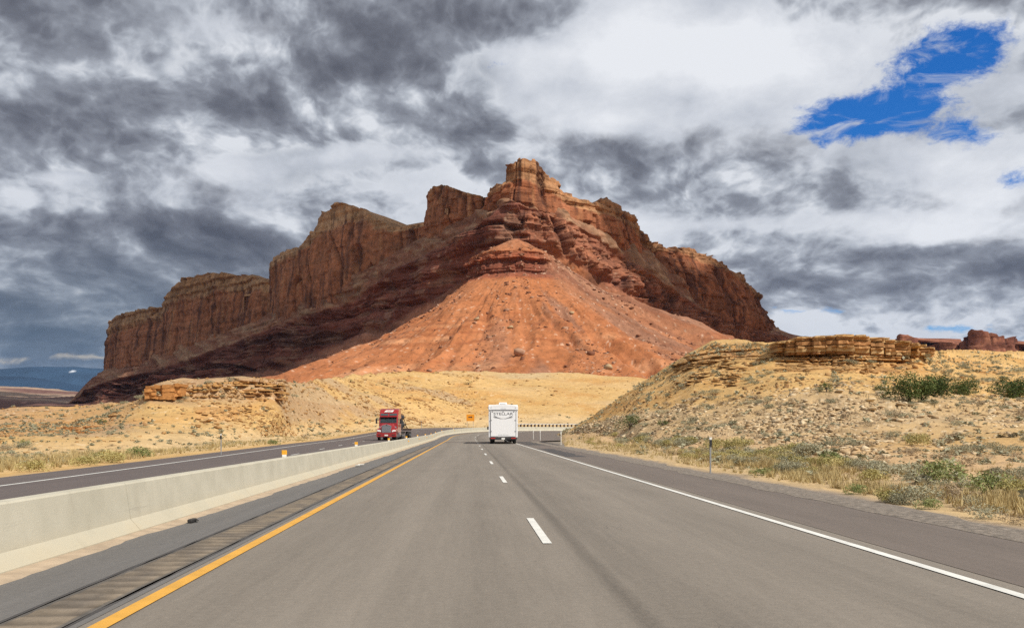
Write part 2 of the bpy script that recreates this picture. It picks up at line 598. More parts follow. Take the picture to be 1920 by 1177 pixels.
disp += talus * 5.0 * gul + 2.0 * fbm(X / 14, Yw / 14, Zw / 14, 4, 19) + 1.1 * fbm(X / 6, Yw / 6, Zw / 6, 3, 15)
disp *= sm(T2, 0.0, 0.05)
disp *= 1 - 0.9 * sm(T2, 3.0, 3.2)
out = Nn.copy(); out[..., 2] *= 0.35
out /= np.linalg.norm(out, axis=2, keepdims=True) + 1e-9
G2 = G + out * disp[..., None]
bedc = steps(zw, 5.0, 51, 0.2, 0.8)
c = mixc(MAROON, BRICKR, 0.25 * bedc + 0.45 * sm(fbm(X / 30, Yw / 30, Zw / 12, 5, 52), -0.2, 0.4))
c = mixc(c, VARN * 0.8, 0.6 * sm(fbm(along / 9, Zw / 22, 0, 4, 55), 0.0, 0.35))
c = mixc(c, [0.30, 0.17, 0.11], 0.6 * sm(fbm(X / 18, Yw / 18, Zw / 7, 4, 56), 0.12, 0.35))
right = sm(U2, 960, 1010)
c = mixc(c, mixc([0.26, 0.10, 0.06], [0.36, 0.155, 0.085], bedc), right * 0.75)
ct = mixc(TALUSD, [0.30, 0.17, 0.10], sm(gul, -0.3, 0.45))
ct = mixc(ct, [0.38, 0.255, 0.155], 0.6 * sm(fbm(U2 / 9, T2 * 6, 0, 4, 61), 0.12, 0.5))
cl = mixc([0.21, 0.095, 0.06], [0.37, 0.17, 0.10], sm(fbm(U2 / 24 + T2 * 3, T2 * 1.2, 0, 4, 62), -0.3, 0.4))
cl = mixc(cl, ORANGE * 0.9, right * sm(fbm(X / 40, Zw / 16, 0, 3, 66), -0.1, 0.4) * 0.8)
c = mixc(c, ct, talus)
c = mixc(c, cl, lowb)
# slopes low on the right flank are redder and lighter
c = mixc(c, [0.39, 0.155, 0.08], right * (1 - sm(T2, 1.2, 2.2)) * 0.45 * sm(fbm(X / 25, Yw / 25, Zw / 10, 3, 67), -0.3, 0.3))
c = mixc(c, [0.065, 0.032, 0.026], band * np.clip(0.7 * crack + 0.5 * np.clip(1 - abs(fbm(along / 40, zw / 3.6, 0, 3, 57)) / 0.07, 0, 1) + 0.4 * gully, 0, 0.85))
c = c * (1 + 0.42 * fbm(along / 4, Zw / 3, 0, 4, 58))[..., None]
spk = fbm(X / 2.2, Yw / 2.2, Zw / 2.2, 2, 90)
c = mixc(c, [0.09, 0.05, 0.035], 0.6 * sm(spk, 0.42, 0.6))
c = mixc(c, [0.50, 0.34, 0.24], 0.5 * sm(-spk, 0.5, 0.66))
tag(grid_obj("butte_slope", G2, [M_far_rock], col=c), "dark ledgy slope of the butte under its red cliffs", kind="structure")


# ================================================================== butte: the cliffs
def cliff(name, pts, n, rows, amp=1.0, tan_top=0.25, label=None, thick=60, strata=1.0, seed=0, tone=(1, 1, 1), blocky=0.0, capdrop=4.0, kind="structure", mat=None, sc=1.0, extra_down=0.25, color=None, batter=0.10, ramp_thick=0.03, rag=1.0):
    pts = np.array(pts, float)
    xy = np.stack([(pts[:, 0] - U0) / F * pts[:, 1], pts[:, 1]], 1)
    seg = np.r_[0, np.cumsum(np.hypot(*np.diff(xy, axis=0).T))]
    s = np.linspace(0, seg[-1], n)
    # more columns where the picture shows more of the wall
    x = np.interp(s, seg, xy[:, 0]); y = np.interp(s, seg, xy[:, 1])
    sgx = max(1.0, n / 60.0)
    x, y = gsmooth(x, sgx), gsmooth(y, sgx)
    zb = np.interp(s, seg, Z(pts[:, 2], pts[:, 1])); zt = np.interp(s, seg, Z(pts[:, 3], pts[:, 1]))
    zb = gsmooth(zb, sgx); zt = gsmooth(zt, n / 420.0)
    tx, ty = np.gradient(x), np.gradient(y)
    ln = np.hypot(tx, ty) + 1e-9
    ox, oy = ty / ln, -tx / ln
    H = zt - zb
    zb2 = zb - extra_down * H
    # wall
    t = np.linspace(0, 1, rows)[:, None]
    zrag = rag * sc * (3.2 * (cell(s / (9 * sc), 0, 0, seed + 3) - 0.6) + 2.0 * fbm(s / (7 * sc), 0, 0, 3, seed + 4))
    ztr = zt + zrag * np.minimum(1, H / (30 * sc)) * 0.8
    zz = zb2 + (ztr - zb2) * t
    xx = np.broadcast_to(x, zz.shape); yy = np.broadcast_to(y, zz.shape); ss = np.broadcast_to(s, zz.shape)
    zr = zz + 2.5 * sc * fbm(xx / (60 * sc), yy / (60 * sc), 0, 2, seed + 5)
    topn = np.clip((zz - zb) / np.maximum(H, 1), 0, 1)
    k = sc
    d = 8.0 * fbm(ss / (46 * k), zz / (160 * k), 0, 3, seed + 6)
    d = d + 3.6 * fbm(ss / (13 * k), zz / (60 * k), 0, 3, seed + 7)
    cr = np.clip(1 - abs(fbm((ss + 0.06 * zz) / (24 * k), zz / (120 * k), 0, 3, seed + 8)) / 0.06, 0, 1) ** 0.7
    d = d - 5.5 * cr
    d = d + 2.2 * (cell((ss + 4 * k * fbm(zz / (30 * k), ss / (30 * k), 0, 2, seed)) / (10 * k), zr / (22 * k), 0, seed + 9) - 0.5)
    bd = steps(zr, 9.0 * k, seed + 10, 0.4, 0.58) + 0.5 * steps(zr, 3.4 * k, seed + 11, 0.35, 0.65)
    st = strata * (0.25 + 0.75 * sm(topn, 1 - tan_top * 1.6, 1 - tan_top * 0.6))
    d = d + st * 5.0 * (bd - 0.75)
    if blocky:
        hb = cell((ss + 3 * k * fbm(zr / (12 * k), ss / (12 * k), 0, 2, seed + 40)) / (7.5 * k), zr / (6.0 * k), 0, seed + 12)
        d = d + blocky * 5.0 * (hb - 0.5)
    d = d + 0.8 * fbm(xx / (4 * k), yy / (4 * k), zz / (4 * k), 3, seed + 13)
    d = d * amp * sc + (1 - topn) * batter * H
    endt = np.minimum(sm(np.arange(n), 0, n * 0.03), sm(n - 1 - np.arange(n), 0, n * 0.03))
    d = d * (0.3 + 0.7 * endt)
    W = np.stack([xx + ox * d, yy + oy * d, zz], -1)
    # cap: from the rim back, then down the hidden side
    caps = []
    rimx, rimy = W[-1, :, 0], W[-1, :, 1]
    endk = np.minimum(sm(np.arange(n), 0, n * ramp_thick), sm(n - 1 - np.arange(n), 0, n * ramp_thick))
    depth = thick * (0.08 + 0.92 * endk)
    for f_ in (0.04, 0.12, 0.25, 0.45, 0.7, 1.0):
        zc = ztr - capdrop * sc * f_ * 1.5 + 1.5 * sc * (cell(s / (9 * sc), f_ * 9, 0, seed + 30) - 0.7) * (f_ > 0.05)
        caps.append(np.stack([rimx - ox * depth * f_, rimy - oy * depth * f_, zc], -1))
    caps.append(np.stack([rimx - ox * depth * 1.02, rimy - oy * depth * 1.02, zb2], -1))
    Gc = np.concatenate([W, np.array(caps)], 0)
    # colours of the beds
    topc = np.concatenate([topn, np.ones((len(caps), n))], 0)
    zc = Gc[..., 2]; sc2 = np.broadcast_to(s, zc.shape)
    zrc = zc + 2.5 * sc * fbm(Gc[..., 0] / (60 * sc), Gc[..., 1] / (60 * sc), 0, 2, seed + 5)
    if color is not None:
        c = mixc(np.array(color[0]), np.array(color[1]), sm(fbm(sc2 / (14 * sc), zrc / (9 * sc), 0, 4, seed + 20), -0.4, 0.4))
    else:
        wv = fbm(sc2 / (20 * sc), zc / (60 * sc), 0, 4, seed + 20)
        c = mixc(WING * 0.8, WING * 1.15, sm(wv, -0.4, 0.4))
        c = mixc(c, WING * [1.15, 0.95, 0.8], 0.6 * steps(zrc, 6 * sc, seed + 25, 0.1, 0.9))
        tanm = sm(topc + 0.14 * fbm(sc2 / (30 * sc), zrc / (18 * sc), 0, 4, seed + 22), 1 - tan_top - 0.05, 1 - tan_top + 0.07)
        c = mixc(c, mixc(TAN, TAN * [0.78, 0.66, 0.55], steps(zrc, 3.0 * sc, seed + 26, 0.2, 0.8)), tanm * 0.85)
        # desert varnish running down the face
        stv = fbm(sc2 / (4.5 * sc), zc / (70 * sc), 0, 4, seed + 23) + 0.35 * fbm(sc2 / (30 * sc), zc / (60 * sc), 0, 2, seed + 24)
        varn = sm(stv, 0.08, 0.42) * (1 - sm(topc, 1 - tan_top * 0.8, 1.0)) * 0.75
        c = mixc(c, VARN, varn)
        pale = sm(fbm(sc2 / (5 * sc), zc / (50 * sc), 0, 3, seed + 27), 0.3, 0.55)
        c = mixc(c, TAN * [0.95, 0.85, 0.75], pale * 0.4 * (1 - varn))
    cr2 = np.clip(1 - abs(fbm((sc2 + 0.06 * zc) / (24 * sc), zc / (120 * sc), 0, 3, seed + 8)) / 0.05, 0, 1)
    cr3 = np.clip(1 - abs(fbm(sc2 / (9 * sc), zc / (55 * sc), 0, 4, seed + 28)) / 0.035, 0, 1)
    bl = np.clip(1 - abs(fbm(sc2 / (26 * sc), zrc / (4.2 * sc), 0, 3, seed + 29)) / 0.05, 0, 1) * (0.3 + 0.7 * strata)
    c = mixc(c, [0.07, 0.035, 0.028], np.clip(0.75 * cr2 + 0.5 * cr3 + 0.45 * np.minimum(bl, 1), 0, 0.85))
    mot = fbm(sc2 / (3.0 * sc), zc / (3.4 * sc), 0, 4, seed + 31)
    c = c * (1 + 0.45 * mot)[..., None]
    c = c * np.array(tone)
    o = grid_obj(name, Gc, [mat or M_far_rock], col=c)
    return tag(o, label, kind=kind)


cliff("cliff", [(250, 1560, 680, 600), (215, 1480, 690, 600), (207, 1400, 692, 604), (206, 1345, 694, 598), (222, 1320, 690, 590), (260, 1260, 675, 581), (312, 1190, 662, 572),
                (320, 1175, 657, 548), (345, 1150, 650, 522), (380, 1110, 640, 515), (410, 1085, 630, 512), (470, 1030, 614, 516),
                (508, 1000, 590, 528), (530, 990, 584, 535), (560, 1010, 575, 540), (590, 1060, 575, 540)], 430, 100, 1.0, 0.3, "long cliff at the left end of the butte", 70, 1.0, 100)
cliff("cliff", [(560, 1120, 575, 480), (530, 1040, 578, 495), (514, 985, 588, 500), (513, 955, 590, 478), (525, 935, 586, 470), (565, 905, 570, 465), (590, 890, 556, 432),
                (603, 880, 550, 399), (640, 850, 532, 380), (690, 825, 508, 394), (702, 820, 500, 412), (735, 808, 484, 424), (770, 795, 466, 420),
                (798, 785, 452, 414), (830, 790, 440, 412), (850, 830, 440, 412)], 480, 150, 0.95, 0.22, "tall cliff in the middle of the left flank", 60, 0.8, 200)
cliff("cliff", [(835, 860, 450, 372), (815, 830, 452, 372), (802, 785, 454, 366), (800, 762, 452, 353), (812, 752, 448, 345), (835, 745, 438, 343), (868, 732, 416, 356),
                (903, 718, 398, 367), (912, 730, 393, 373), (918, 770, 390, 373)], 250, 100, 0.7, 0.12, "red rock tower left of the summit", 34, 1.0, 300, blocky=0.8, rag=1.6)
cliff("cliff", [(940, 770, 390, 365), (925, 740, 392, 362), (908, 712, 398, 375), (915, 694, 395, 358), (938, 676, 384, 346), (944, 666, 380, 342), (947, 662, 380, 312), (960, 657, 380, 304),
                (985, 655, 382, 299), (1010, 657, 388, 305), (1024, 660, 392, 322), (1048, 664, 398, 335), (1056, 669, 402, 362), (1088, 679, 414, 372),
                (1115, 690, 428, 382), (1125, 695, 434, 369), (1150, 702, 446, 369), (1162, 712, 452, 380), (1200, 735, 474, 406), (1210, 745, 480, 430),
                (1218, 757, 486, 452), (1226, 790, 490, 456), (1228, 850, 490, 456)], 600, 115, 0.62, 0.5, "layered summit cliff of the butte", 34, 1.2, 400, blocky=1.3, tone=(0.88, 0.76, 0.70), batter=0.18, ramp_thick=0.12, extra_down=0.5, rag=1.7)
cliff("cliff", [(1226, 800, 505, 458), (1232, 790, 508, 459), (1285, 815, 540, 465), (1350, 860, 578, 491), (1400, 905, 600, 531), (1430, 940, 610, 566),
                (1450, 968, 620, 598), (1458, 1000, 622, 612), (1456, 1030, 622, 615)], 400, 110, 0.85, 0.22, "tapering right shoulder cliff of the butte", 55, 1.5, 500, blocky=0.9, tone=(0.76, 0.66, 0.62), batter=0.45, ramp_thick=0.3, extra_down=0.6, rag=1.5)

# ================================================================== the orange cone of talus in front
AX, AY = 3.0, 632.0
AZ = Z(449, AY)
nph, nr_ = 560, 290
ph = np.linspace(R(-118), R(112), nph)[None, :]         # 0 = towards the road
tr = (np.r_[np.linspace(0, 27, 34, endpoint=False), np.linspace(27, 38, 62, endpoint=False), np.linspace(38, 265, 194)] / 265.0)[:, None]
slope = np.interp(ph, [R(-118), R(-80), R(-40), R(0), R(40), R(75), R(112)], [0.60, 0.66, 0.58, 0.545, 0.50, 0.45, 0.42])
rmax = 265.0
r = rmax * tr ** 1.0 + 0 * ph
sp = fbm(ph * 2.6, r / 180 + 1, 0, 3, 71)
rip = fbm(ph * 7.0 + 0.5 * fbm(ph * 4, r / 50, 0, 3, 70) + 0.004 * r, r / 130, 0, 4, 72)
ra = np.sqrt(r * r + 3.0 ** 2) - 3.0
branch = 1 - np.abs(fbm(ph * 5.5 + 0.6 * fbm(ph * 3, r / 60, 0, 3, 64), r / 150, 0, 4, 63)) * 2.4      # sharp spurs between gullies
prL = np.interp(ra, [0, 28, 35, 62, 101, 140, 180, 265], [0, 14, 33, 56, 82, 99, 112, 155])
prC = np.interp(ra, [0, 28, 35, 60, 100, 150, 212, 265], [0, 13, 31, 46, 67, 91, 115, 148])
prR = np.interp(ra, [0, 30, 66, 110, 151, 200, 265], [0, 19, 44, 64, 80, 96, 135])
wL, wR = sm(-ph, R(25), R(75)), sm(ph, R(20), R(70))
prof_ = prC * (1 - wL) * (1 - wR) + prL * wL + prR * wR
zc = AZ - prof_ + (9.0 * sp + 3.5 * rip + 5.0 * (branch - 0.6)) * sm(r, 40, 130)
Xc = AX + np.sin(ph) * r; Yc = AY - np.cos(ph) * r
zc = zc + 2.2 * fbm(Xc / 26, Yc / 26, 0, 5, 73) + 0.9 * fbm(Xc / 7, Yc / 7, 0, 3, 74)
# rock beds crop out as small ledges: the surface is pushed to step down in z
def ledge(z, zt_, zb_, w):
    """turn the slope between zt_ and zb_ into a bench over a step"""
    t_ = np.clip((z - zb_) / (zt_ - zb_), 0, 1)
    st = np.where(t_ > 0.6, 0.9 + (t_ - 0.6) * 0.25, t_ ** 2.2 * 2.77)
    return z + w * ((zb_ + (zt_ - zb_) * np.clip(st, 0, 1)) - z) * (t_ > 0) * (t_ < 1)
wl = 1 - sm(ph, R(28), R(52))

wob = 6.0 * fbm(ph * 2.2, 0, 0, 4, 75) + 1.0 * fbm(ph * 30, r / 8, 0, 3, 69)
for (a_, b_, s_) in ((93, 87, 76), (78, 73, 77), (64, 59, 78), (52, 47.5, 79), (41, 36, 80), (33, 28.5, 81)):
    w_ = sm(fbm(ph * 4.2, a_ * 0.3, 0, 3, s_), 0.0, 0.35)
    zc = ledge(zc, a_ + wob, b_ + wob, w_ * 0.8)
inb = sm(zc, AZ - 37, AZ - 33) * (1 - sm(zc, AZ - 17, AZ - 12)) * wl
dr = inb * (4.4 * (steps(zc + 1.5 * fbm(ph * 5, 0, 0, 3, 5), 2.7, 83, 0.38, 0.58) - 0.5) + 1.6 * (steps(zc, 1.1, 82, 0.3, 0.7) - 0.5) + 2.6 * (cell(ph * 6 + 0.6 * fbm(ph * 9, zc / 5, 0, 2, 81), zc / 4.0, 0, 62) - 0.5) + 3.0 * fbm(ph * 4, zc / 20, 0, 3, 59))
Xc = Xc + np.sin(ph) * dr; Yc = Yc - np.cos(ph) * dr
zc = zc + 0.5 * fbm(Xc / 3, Yc / 3, 0, 3, 85)
rill = np.abs(fbm(ph * 24 + 0.8 * fbm(ph * 7, r / 35, 0, 2, 65), r / 75, 0, 3, 66))
zc = zc - 0.9 * np.clip(1 - rill / 0.16, 0, 1) * sm(r, 38, 90)
Gc = np.stack([Xc, Yc, zc], -1)
bz = zc + 4.5 * fbm(ph * 4, r / 60, 0, 4, 86)
c = mixc(ORANGE, ORANGE * [1.15, 1.22, 1.3], sm(fbm(Xc / 16, Yc / 16, 0, 4, 87), -0.3, 0.5))
c = mixc(c, [0.56, 0.30, 0.16], 0.55 * sm(steps(bz, 3.6, 88, 0.2, 0.8), 0.60, 0.95) * (1 - sm(zc, 50, 80)) * sm(fbm(ph * 9, r / 30, 0, 4, 68), -0.1, 0.3))
c = mixc(c, ORANGE * [0.72, 0.62, 0.62], 0.55 * sm(steps(bz, 2.3, 67, 0.2, 0.8), 0.62, 0.9) * sm(fbm(ph * 7, r / 25, 0, 3, 56), -0.25, 0.2))
c = mixc(c, [0.24, 0.11, 0.07], 0.22 * np.clip(1 - rill / 0.12, 0, 1))
gr = sm(rip + 0.7 * fbm(ph * 14, r / 60, 0, 4, 89), 0.05, 0.5) * sm(r, 40, 90)
gr = gr * (0.35 + 0.65 * sm(ph, R(-12), R(8)))
c = mixc(c, [0.27, 0.14, 0.09], 0.8 * gr)
c = mixc(c, BRICKR * [1.1, 1.0, 0.95], inb * 0.85)
c = mixc(c, MAROON, inb * 0.75 * sm(steps(zc + 1.5 * fbm(ph * 5, 0, 0, 3, 5), 2.7, 83, 0.38, 0.58), 0.55, 0.2))
rb_ = sm(ph + 0.25 * fbm(r / 50, ph * 4, 0, 3, 61), R(22), R(60)) * (0.35 + 0.65 * sm(zc, 45, 95))
c = mixc(c, mixc([0.19, 0.085, 0.055], [0.31, 0.16, 0.10], sm(fbm(ph * 16, r / 60, 0, 4, 60), -0.3, 0.3)), rb_ * 0.85)
up_ = sm(zc, 118, 134)
c = mixc(c, [0.33, 0.15, 0.085], up_ * 0.5)
spk = fbm(Xc / 1.6, Yc / 1.6, zc / 1.6, 2, 91)
c = mixc(c, [0.12, 0.065, 0.04], 0.7 * sm(spk, 0.44, 0.62))
c = mixc(c, [0.62, 0.46, 0.34], 0.7 * sm(-spk, 0.50, 0.66))
c = mixc(c, SAND * [1.05, 1.0, 1.0], sm(zc + 3 * fbm(ph * 6, 0, 0, 3, 92), 26, 22))
G_cone = Gc
tag(grid_obj("talus_slope", Gc, [M_cone], col=c, flip=True), "orange talus cone with red ledges in front of the butte", kind="structure")


# ================================================================== left side: verge, ochre hill, cut slope behind the bend
L_u = np.r_[np.arange(-1500, -60, 12.0), np.arange(-60, 1330, 1.9)]
e0 = edge_curve(lambda s: l_edge(s) + 0.6, -10, 238, -0.05)
e1 = edge_curve(lambda s: l_edge(s) - 2.5, -10, 238, -0.10)
e1[:, 1] -= 0.0
L2 = [(-1500, 900, 30), (-900, 885, 35), (-300, 870, 44), (0, 858, 52), (200, 848, 64), (400, 830, 92), (560, 818, 132), (700, 804, 180), (860, 797, 232), (970, 795, 252), (1100, 793, 262), (1330, 791, 275)]
L3 = [(-1500, 860, 55), (-900, 850, 60), (0, 822, 92), (130, 816, 98), (200, 818, 92), (280, 792, 106), (400, 787, 112), (520, 787, 122), (600, 785, 160), (700, 780, 205), (860, 770, 262), (970, 765, 288), (1100, 765, 298), (1330, 765, 310)]
L4 = [(-1500, 840, 90), (-900, 830, 95), (0, 806, 118), (130, 800, 125), (200, 786, 124), (262, 760, 121), (280, 752, 121), (400, 748, 123), (520, 750, 129), (640, 748, 195), (750, 742, 250), (860, 735, 300), (970, 732, 325), (1100, 735, 335), (1330, 740, 350)]
L4b = [(-1500, 825, 130), (-900, 815, 130), (0, 796, 135), (130, 789, 140), (200, 777, 135), (262, 750, 123), (280, 733, 122), (400, 722, 124), (520, 725, 131), (640, 722, 220), (750, 718, 300), (860, 715, 345), (970, 712, 366), (1100, 714, 370), (1330, 726, 370)]
L5 = [(-1500, 790, 260), (-900, 780, 255), (0, 767, 255), (130, 765, 262), (200, 755, 240), (258, 752, 150), (277, 728, 125), (300, 720, 126), (340, 712, 127), (400, 711, 128), (470, 709, 131), (520, 712, 136), (640, 706, 245), (700, 702, 305), (750, 700, 345), (860, 697, 388), (960, 699, 402), (1050, 697, 402), (1150, 703, 395), (1250, 714, 385), (1330, 720, 380)]
L6 = [(-1500, 830, 600), (-900, 815, 560), (0, 790, 500), (130, 782, 500), (280, 772, 380), (400, 762, 380), (560, 742, 420), (640, 735, 480), (960, 722, 520), (1330, 735, 520)]
G, tt = loft([e0, e1, L2, L3, L4, L4b, L5, L6], L_u, [6, 30, 48, 52, 56, 38, 14], 1.2, 1.5)
X, Yw, Zw = G[..., 0], G[..., 1], G[..., 2]
T2 = np.broadcast_to(tt[:, None], X.shape); U2 = np.broadcast_to(L_u[None, :], X.shape)
am = np.clip(Yw / 120, 0.15, 2.5)
nat = sm(T2, 1.05, 2.0)
dzz = nat * (0.9 * fbm(X / 14, Yw / 14, 0, 4, 120) * am + 0.25 * fbm(X / 3, Yw / 3, 0, 4, 121) * np.minimum(am, 1)) + 0.03 * fbm(X / 1.5, Yw / 1.5, 0, 3, 122)
dzz *= (1 - 0.6 * sm(U2, 900, 960) * sm(T2, 2, 3))
dzz *= 1 - 0.85 * np.exp(-((U2 - 240) / 34.0) ** 2) * sm(T2, 3, 4)
Zw = Zw + dzz
# rock beds cropping out near the top of the ochre hill, and a low scarp further left
lm = np.maximum(sm(U2, 262, 285) * (1 - sm(U2, 520, 560)) * sm(T2, 3.7, 4.1) * (1 - sm(T2, 5.9, 6.0)),
                sm(T2, 3.4, 3.9) * (1 - sm(T2, 4.8, 5.1)) * (1 - sm(U2, 200, 240)) * sm(fbm(X / 12, 0, 0, 3, 130), -0.2, 0.3))
lm = np.maximum(lm, 0.7 * sm(U2, 360, 380) * (1 - sm(U2, 440, 460)) * sm(T2, 2.9, 3.1) * (1 - sm(T2, 3.6, 3.9)))
lm = np.maximum(lm, 0.5 * sm(U2, 600, 640) * (1 - sm(U2, 860, 900)) * sm(T2, 3.9, 4.2) * (1 - sm(T2, 5.3, 5.6)) * sm(fbm(X / 15, Yw / 15, 0, 3, 131), 0, 0.35))
zr = Zw + 0.5 * fbm(X / 9, Yw / 9, 0, 3, 123)
bd = steps(zr, 0.62, 124, 0.35, 0.62) * 1.3 + 0.5 * steps(zr, 0.27, 125, 0.3, 0.7)
jn = np.clip(1 - abs(fbm(X / 3.0, zr / 6, 0, 3, 126)) / 0.12, 0, 1)
brk = sm(fbm(X / 6, zr / 1.6, 0, 3, 129), -0.25, 0.2)
Yw = Yw - lm * brk * (2.0 * (bd - 0.7) - 1.0 * jn) * np.clip(Yw / 120, 0.5, 2)
G2 = np.stack([X, Yw, Zw], -1)
pn = fbm(X / 18, G[..., 1] / 18, 0, 4, 140)
c = mixc(SAND, SAND * [1.08, 1.08, 1.12], sm(pn, -0.3, 0.4))
c = mixc(c, OCHRE * [1.12, 1.1, 1.0], 0.5 * sm(fbm(X / 9, Zw / 2.0, 0, 4, 141), 0.05, 0.5) * sm(T2, 2.2, 3.0))
c = mixc(c, SANDP, sm(T2, 0.8, 1.3) * (1 - sm(T2, 2.0, 2.8)) * 0.8)
pal = sm(U2, 860, 980) * sm(fbm(X / 60, Zw / 9, 0, 3, 142), -0.25, 0.25) * sm(T2, 2, 3)
c = mixc(c, [0.50, 0.385, 0.235], pal * 0.65)
c = mixc(c, [0.50, 0.25, 0.09], lm * (0.35 + 0.5 * brk * sm(bd, 0.5, 1.2)))
c = mixc(c, [0.30, 0.14, 0.06], lm * 0.5 * jn)
# gravelly grey-brown patches
gp = sm(fbm(X / 22, Yw / 22, 0, 4, 143), 0.08, 0.32)
c = mixc(c, [0.36, 0.27, 0.19], 0.55 * gp * (1 - sm(U2, 860, 920)) * sm(T2, 2.3, 3.0))
c = mixc(c, [0.42, 0.235, 0.11], 0.5 * (1 - sm(U2, 200, 290)) * sm(T2, 2.6, 3.6))
# a dark gravel hem where the slope meets the shoulder
c = mixc(c, [0.30, 0.24, 0.19], (1 - sm(T2, 0.0, 0.7)) * 0.7)
spk = fbm(X / 0.7, Zw / 0.35, Yw / 0.7, 2, 144)
c = mixc(c, [0.20, 0.14, 0.08], 0.55 * sm(spk, 0.45, 0.62) * nat)
c = mixc(c, [0.66, 0.54, 0.38], 0.5 * sm(-spk, 0.45, 0.62) * nat)
GL, tL, uL = G2, T2, U2
tag(grid_obj("left_hillside", G2, [M_sand], col=c), "ochre hill and pale cut slope beyond the opposite carriageway", kind="structure")

# ================================================================== right side: verge, rubble slope and ledge-capped hill
er = edge_curve(lambda s: r_edge(s) - 0.5, 2, 150, -0.05)
er = er[: int(np.argmin(er[:, 0])) + 1]
er1 = edge_curve(lambda s: r_edge(s) + 1.9, 2, 150, -0.07)
er1 = er1[: int(np.argmin(er1[:, 0])) + 1]
UR0 = 1030.0
R_u = np.r_[np.arange(UR0, 1980, 1.55), np.arange(1980, 3800, 10.0)]
R2 = [(1040, 815.5, 142), (1060, 815, 132), (1100, 816, 112), (1200, 829, 72), (1300, 843, 52), (1400, 856, 42), (1600, 872, 33), (1750, 872, 32), (1920, 868, 32), (2400, 870, 32), (3800, 900, 28)]
R2b = [(1040, 814, 148), (1062, 812, 136), (1100, 806, 116), (1200, 800, 82), (1300, 800, 66), (1400, 802, 60), (1500, 806, 56), (1620, 822, 48), (1750, 820, 48), (1920, 815, 48), (2400, 810, 50), (3800, 830, 50)]
R3 = [(1040, 813, 152), (1068, 808, 140), (1100, 798, 121), (1200, 772, 95), (1300, 760, 82), (1400, 748, 77), (1480, 738, 75), (1600, 732, 75), (1750, 738, 77), (1920, 745, 82), (2400, 740, 85), (3800, 740, 90)]
R4 = [(1040, 812, 156), (1075, 805, 144), (1120, 778, 128), (1200, 735, 112), (1300, 690, 103), (1400, 683, 98), (1450, 681, 95), (1600, 682, 92), (1720, 690, 96), (1800, 702, 106), (1920, 708, 115), (2400, 705, 125), (3800, 700, 130)]
R4b = [(1040, 811.5, 158), (1080, 803, 146), (1130, 770, 132), (1210, 722, 117), (1300, 672, 110), (1350, 656, 108), (1400, 656, 104), (1450, 664, 98), (1600, 667, 94), (1720, 674, 99), (1800, 685, 115), (1920, 690, 130), (2400, 690, 140), (3800, 690, 150)]
R5 = [(1040, 811, 160), (1088, 799, 150), (1150, 762, 138), (1220, 712, 124), (1290, 662, 117), (1335, 640, 115), (1380, 637, 112), (1450, 641, 100), (1500, 634, 97), (1560, 631, 96), (1620, 634, 97), (1660, 637, 98), (1700, 645, 100), (1740, 656, 104), (1800, 661, 150), (1920, 660, 190), (2400, 662, 200), (3800, 665, 200)]
R6 = [(1040, 812.5, 168), (1088, 803, 162), (1150, 775, 155), (1220, 725, 150), (1335, 650, 150), (1450, 648, 150), (1560, 643, 160), (1740, 661, 180), (1920, 664, 320), (3800, 668, 320)]
R7 = [(1040, 815, 176), (1150, 811, 180), (1335, 810, 186), (1560, 795, 240), (1740, 760, 400), (1920, 740, 600), (3800, 740, 600)]
G, tt = loft([er, er1, R2, R2b, R3, R4, R4b, R5, R6, R7], R_u, [6, 34, 44, 60, 66, 38, 38, 8, 5], 1.7, 1.5)
X, Yw, Zw = G[..., 0], G[..., 1], G[..., 2]
T2 = np.broadcast_to(tt[:, None], X.shape); U2 = np.broadcast_to(R_u[None, :], X.shape)
nat = sm(T2, 1.0, 2.0) * (1 - sm(T2, 7.2, 8))
am = np.clip(Yw / 100, 0.1, 1.4) * sm(U2, 1050, 1130)
dzz = nat * (0.75 * fbm(X / 9, Yw / 9, 0, 4, 220) * am + 0.22 * fbm(X / 2.2, Yw / 2.2, 0, 4, 221) * np.clip(Yw / 60, 0.3, 1))
dzz += 0.035 * fbm(X / 0.9, Yw / 0.9, 0, 3, 222) * sm(T2, 0.3, 1)
dzz += 0.16 * sm(T2, 1.0, 1.4) * (1 - sm(T2, 2.0, 2.6)) * (vn(X / 0.8, Yw / 0.8, 0, 223) - 0.3) * sm(T2, 1.0, 1.6)
Zw = Zw + dzz
Zw = Zw - 1.0 * (1 - sm(U2, 1030, 1064))          # the toe of the hill dips under the widened shoulder
lm = sm(U2, 1265, 1290) * (1 - sm(U2, 1400, 1470)) * sm(T2, 5.25, 5.6) * (1 - sm(T2, 6.6, 6.95))
lm = np.maximum(lm, sm(U2, 1440, 1470) * (1 - sm(U2, 1690, 1760)) * sm(T2, 4.65, 4.85) * (1 - sm(T2, 6.0, 6.3)))
lm = np.maximum(lm, 0.6 * sm(U2, 1760, 1790) * sm(T2, 5.1, 5.4) * (1 - sm(T2, 6.4, 6.7)) * sm(fbm(X / 8, 0, 0, 2, 233), -0.1, 0.2))
zr = Zw + 0.35 * fbm(X / 8, Yw / 8, 0, 3, 224) + 0.02 * X
bd = steps(zr, 0.42, 225, 0.35, 0.62) * 1.2 + 0.6 * steps(zr, 0.19, 226, 0.3, 0.7)
jn = np.clip(1 - abs(fbm(X / 2.2, zr / 5, 0, 3, 227)) / 0.10, 0, 1)
brk = sm(fbm(X / 5, zr / 1.0, 0, 3, 228), -0.3, 0.1)
Yw2 = Yw - lm * (1.5 * (bd - 0.75) * (0.3 + 0.7 * brk) - 0.7 * jn)
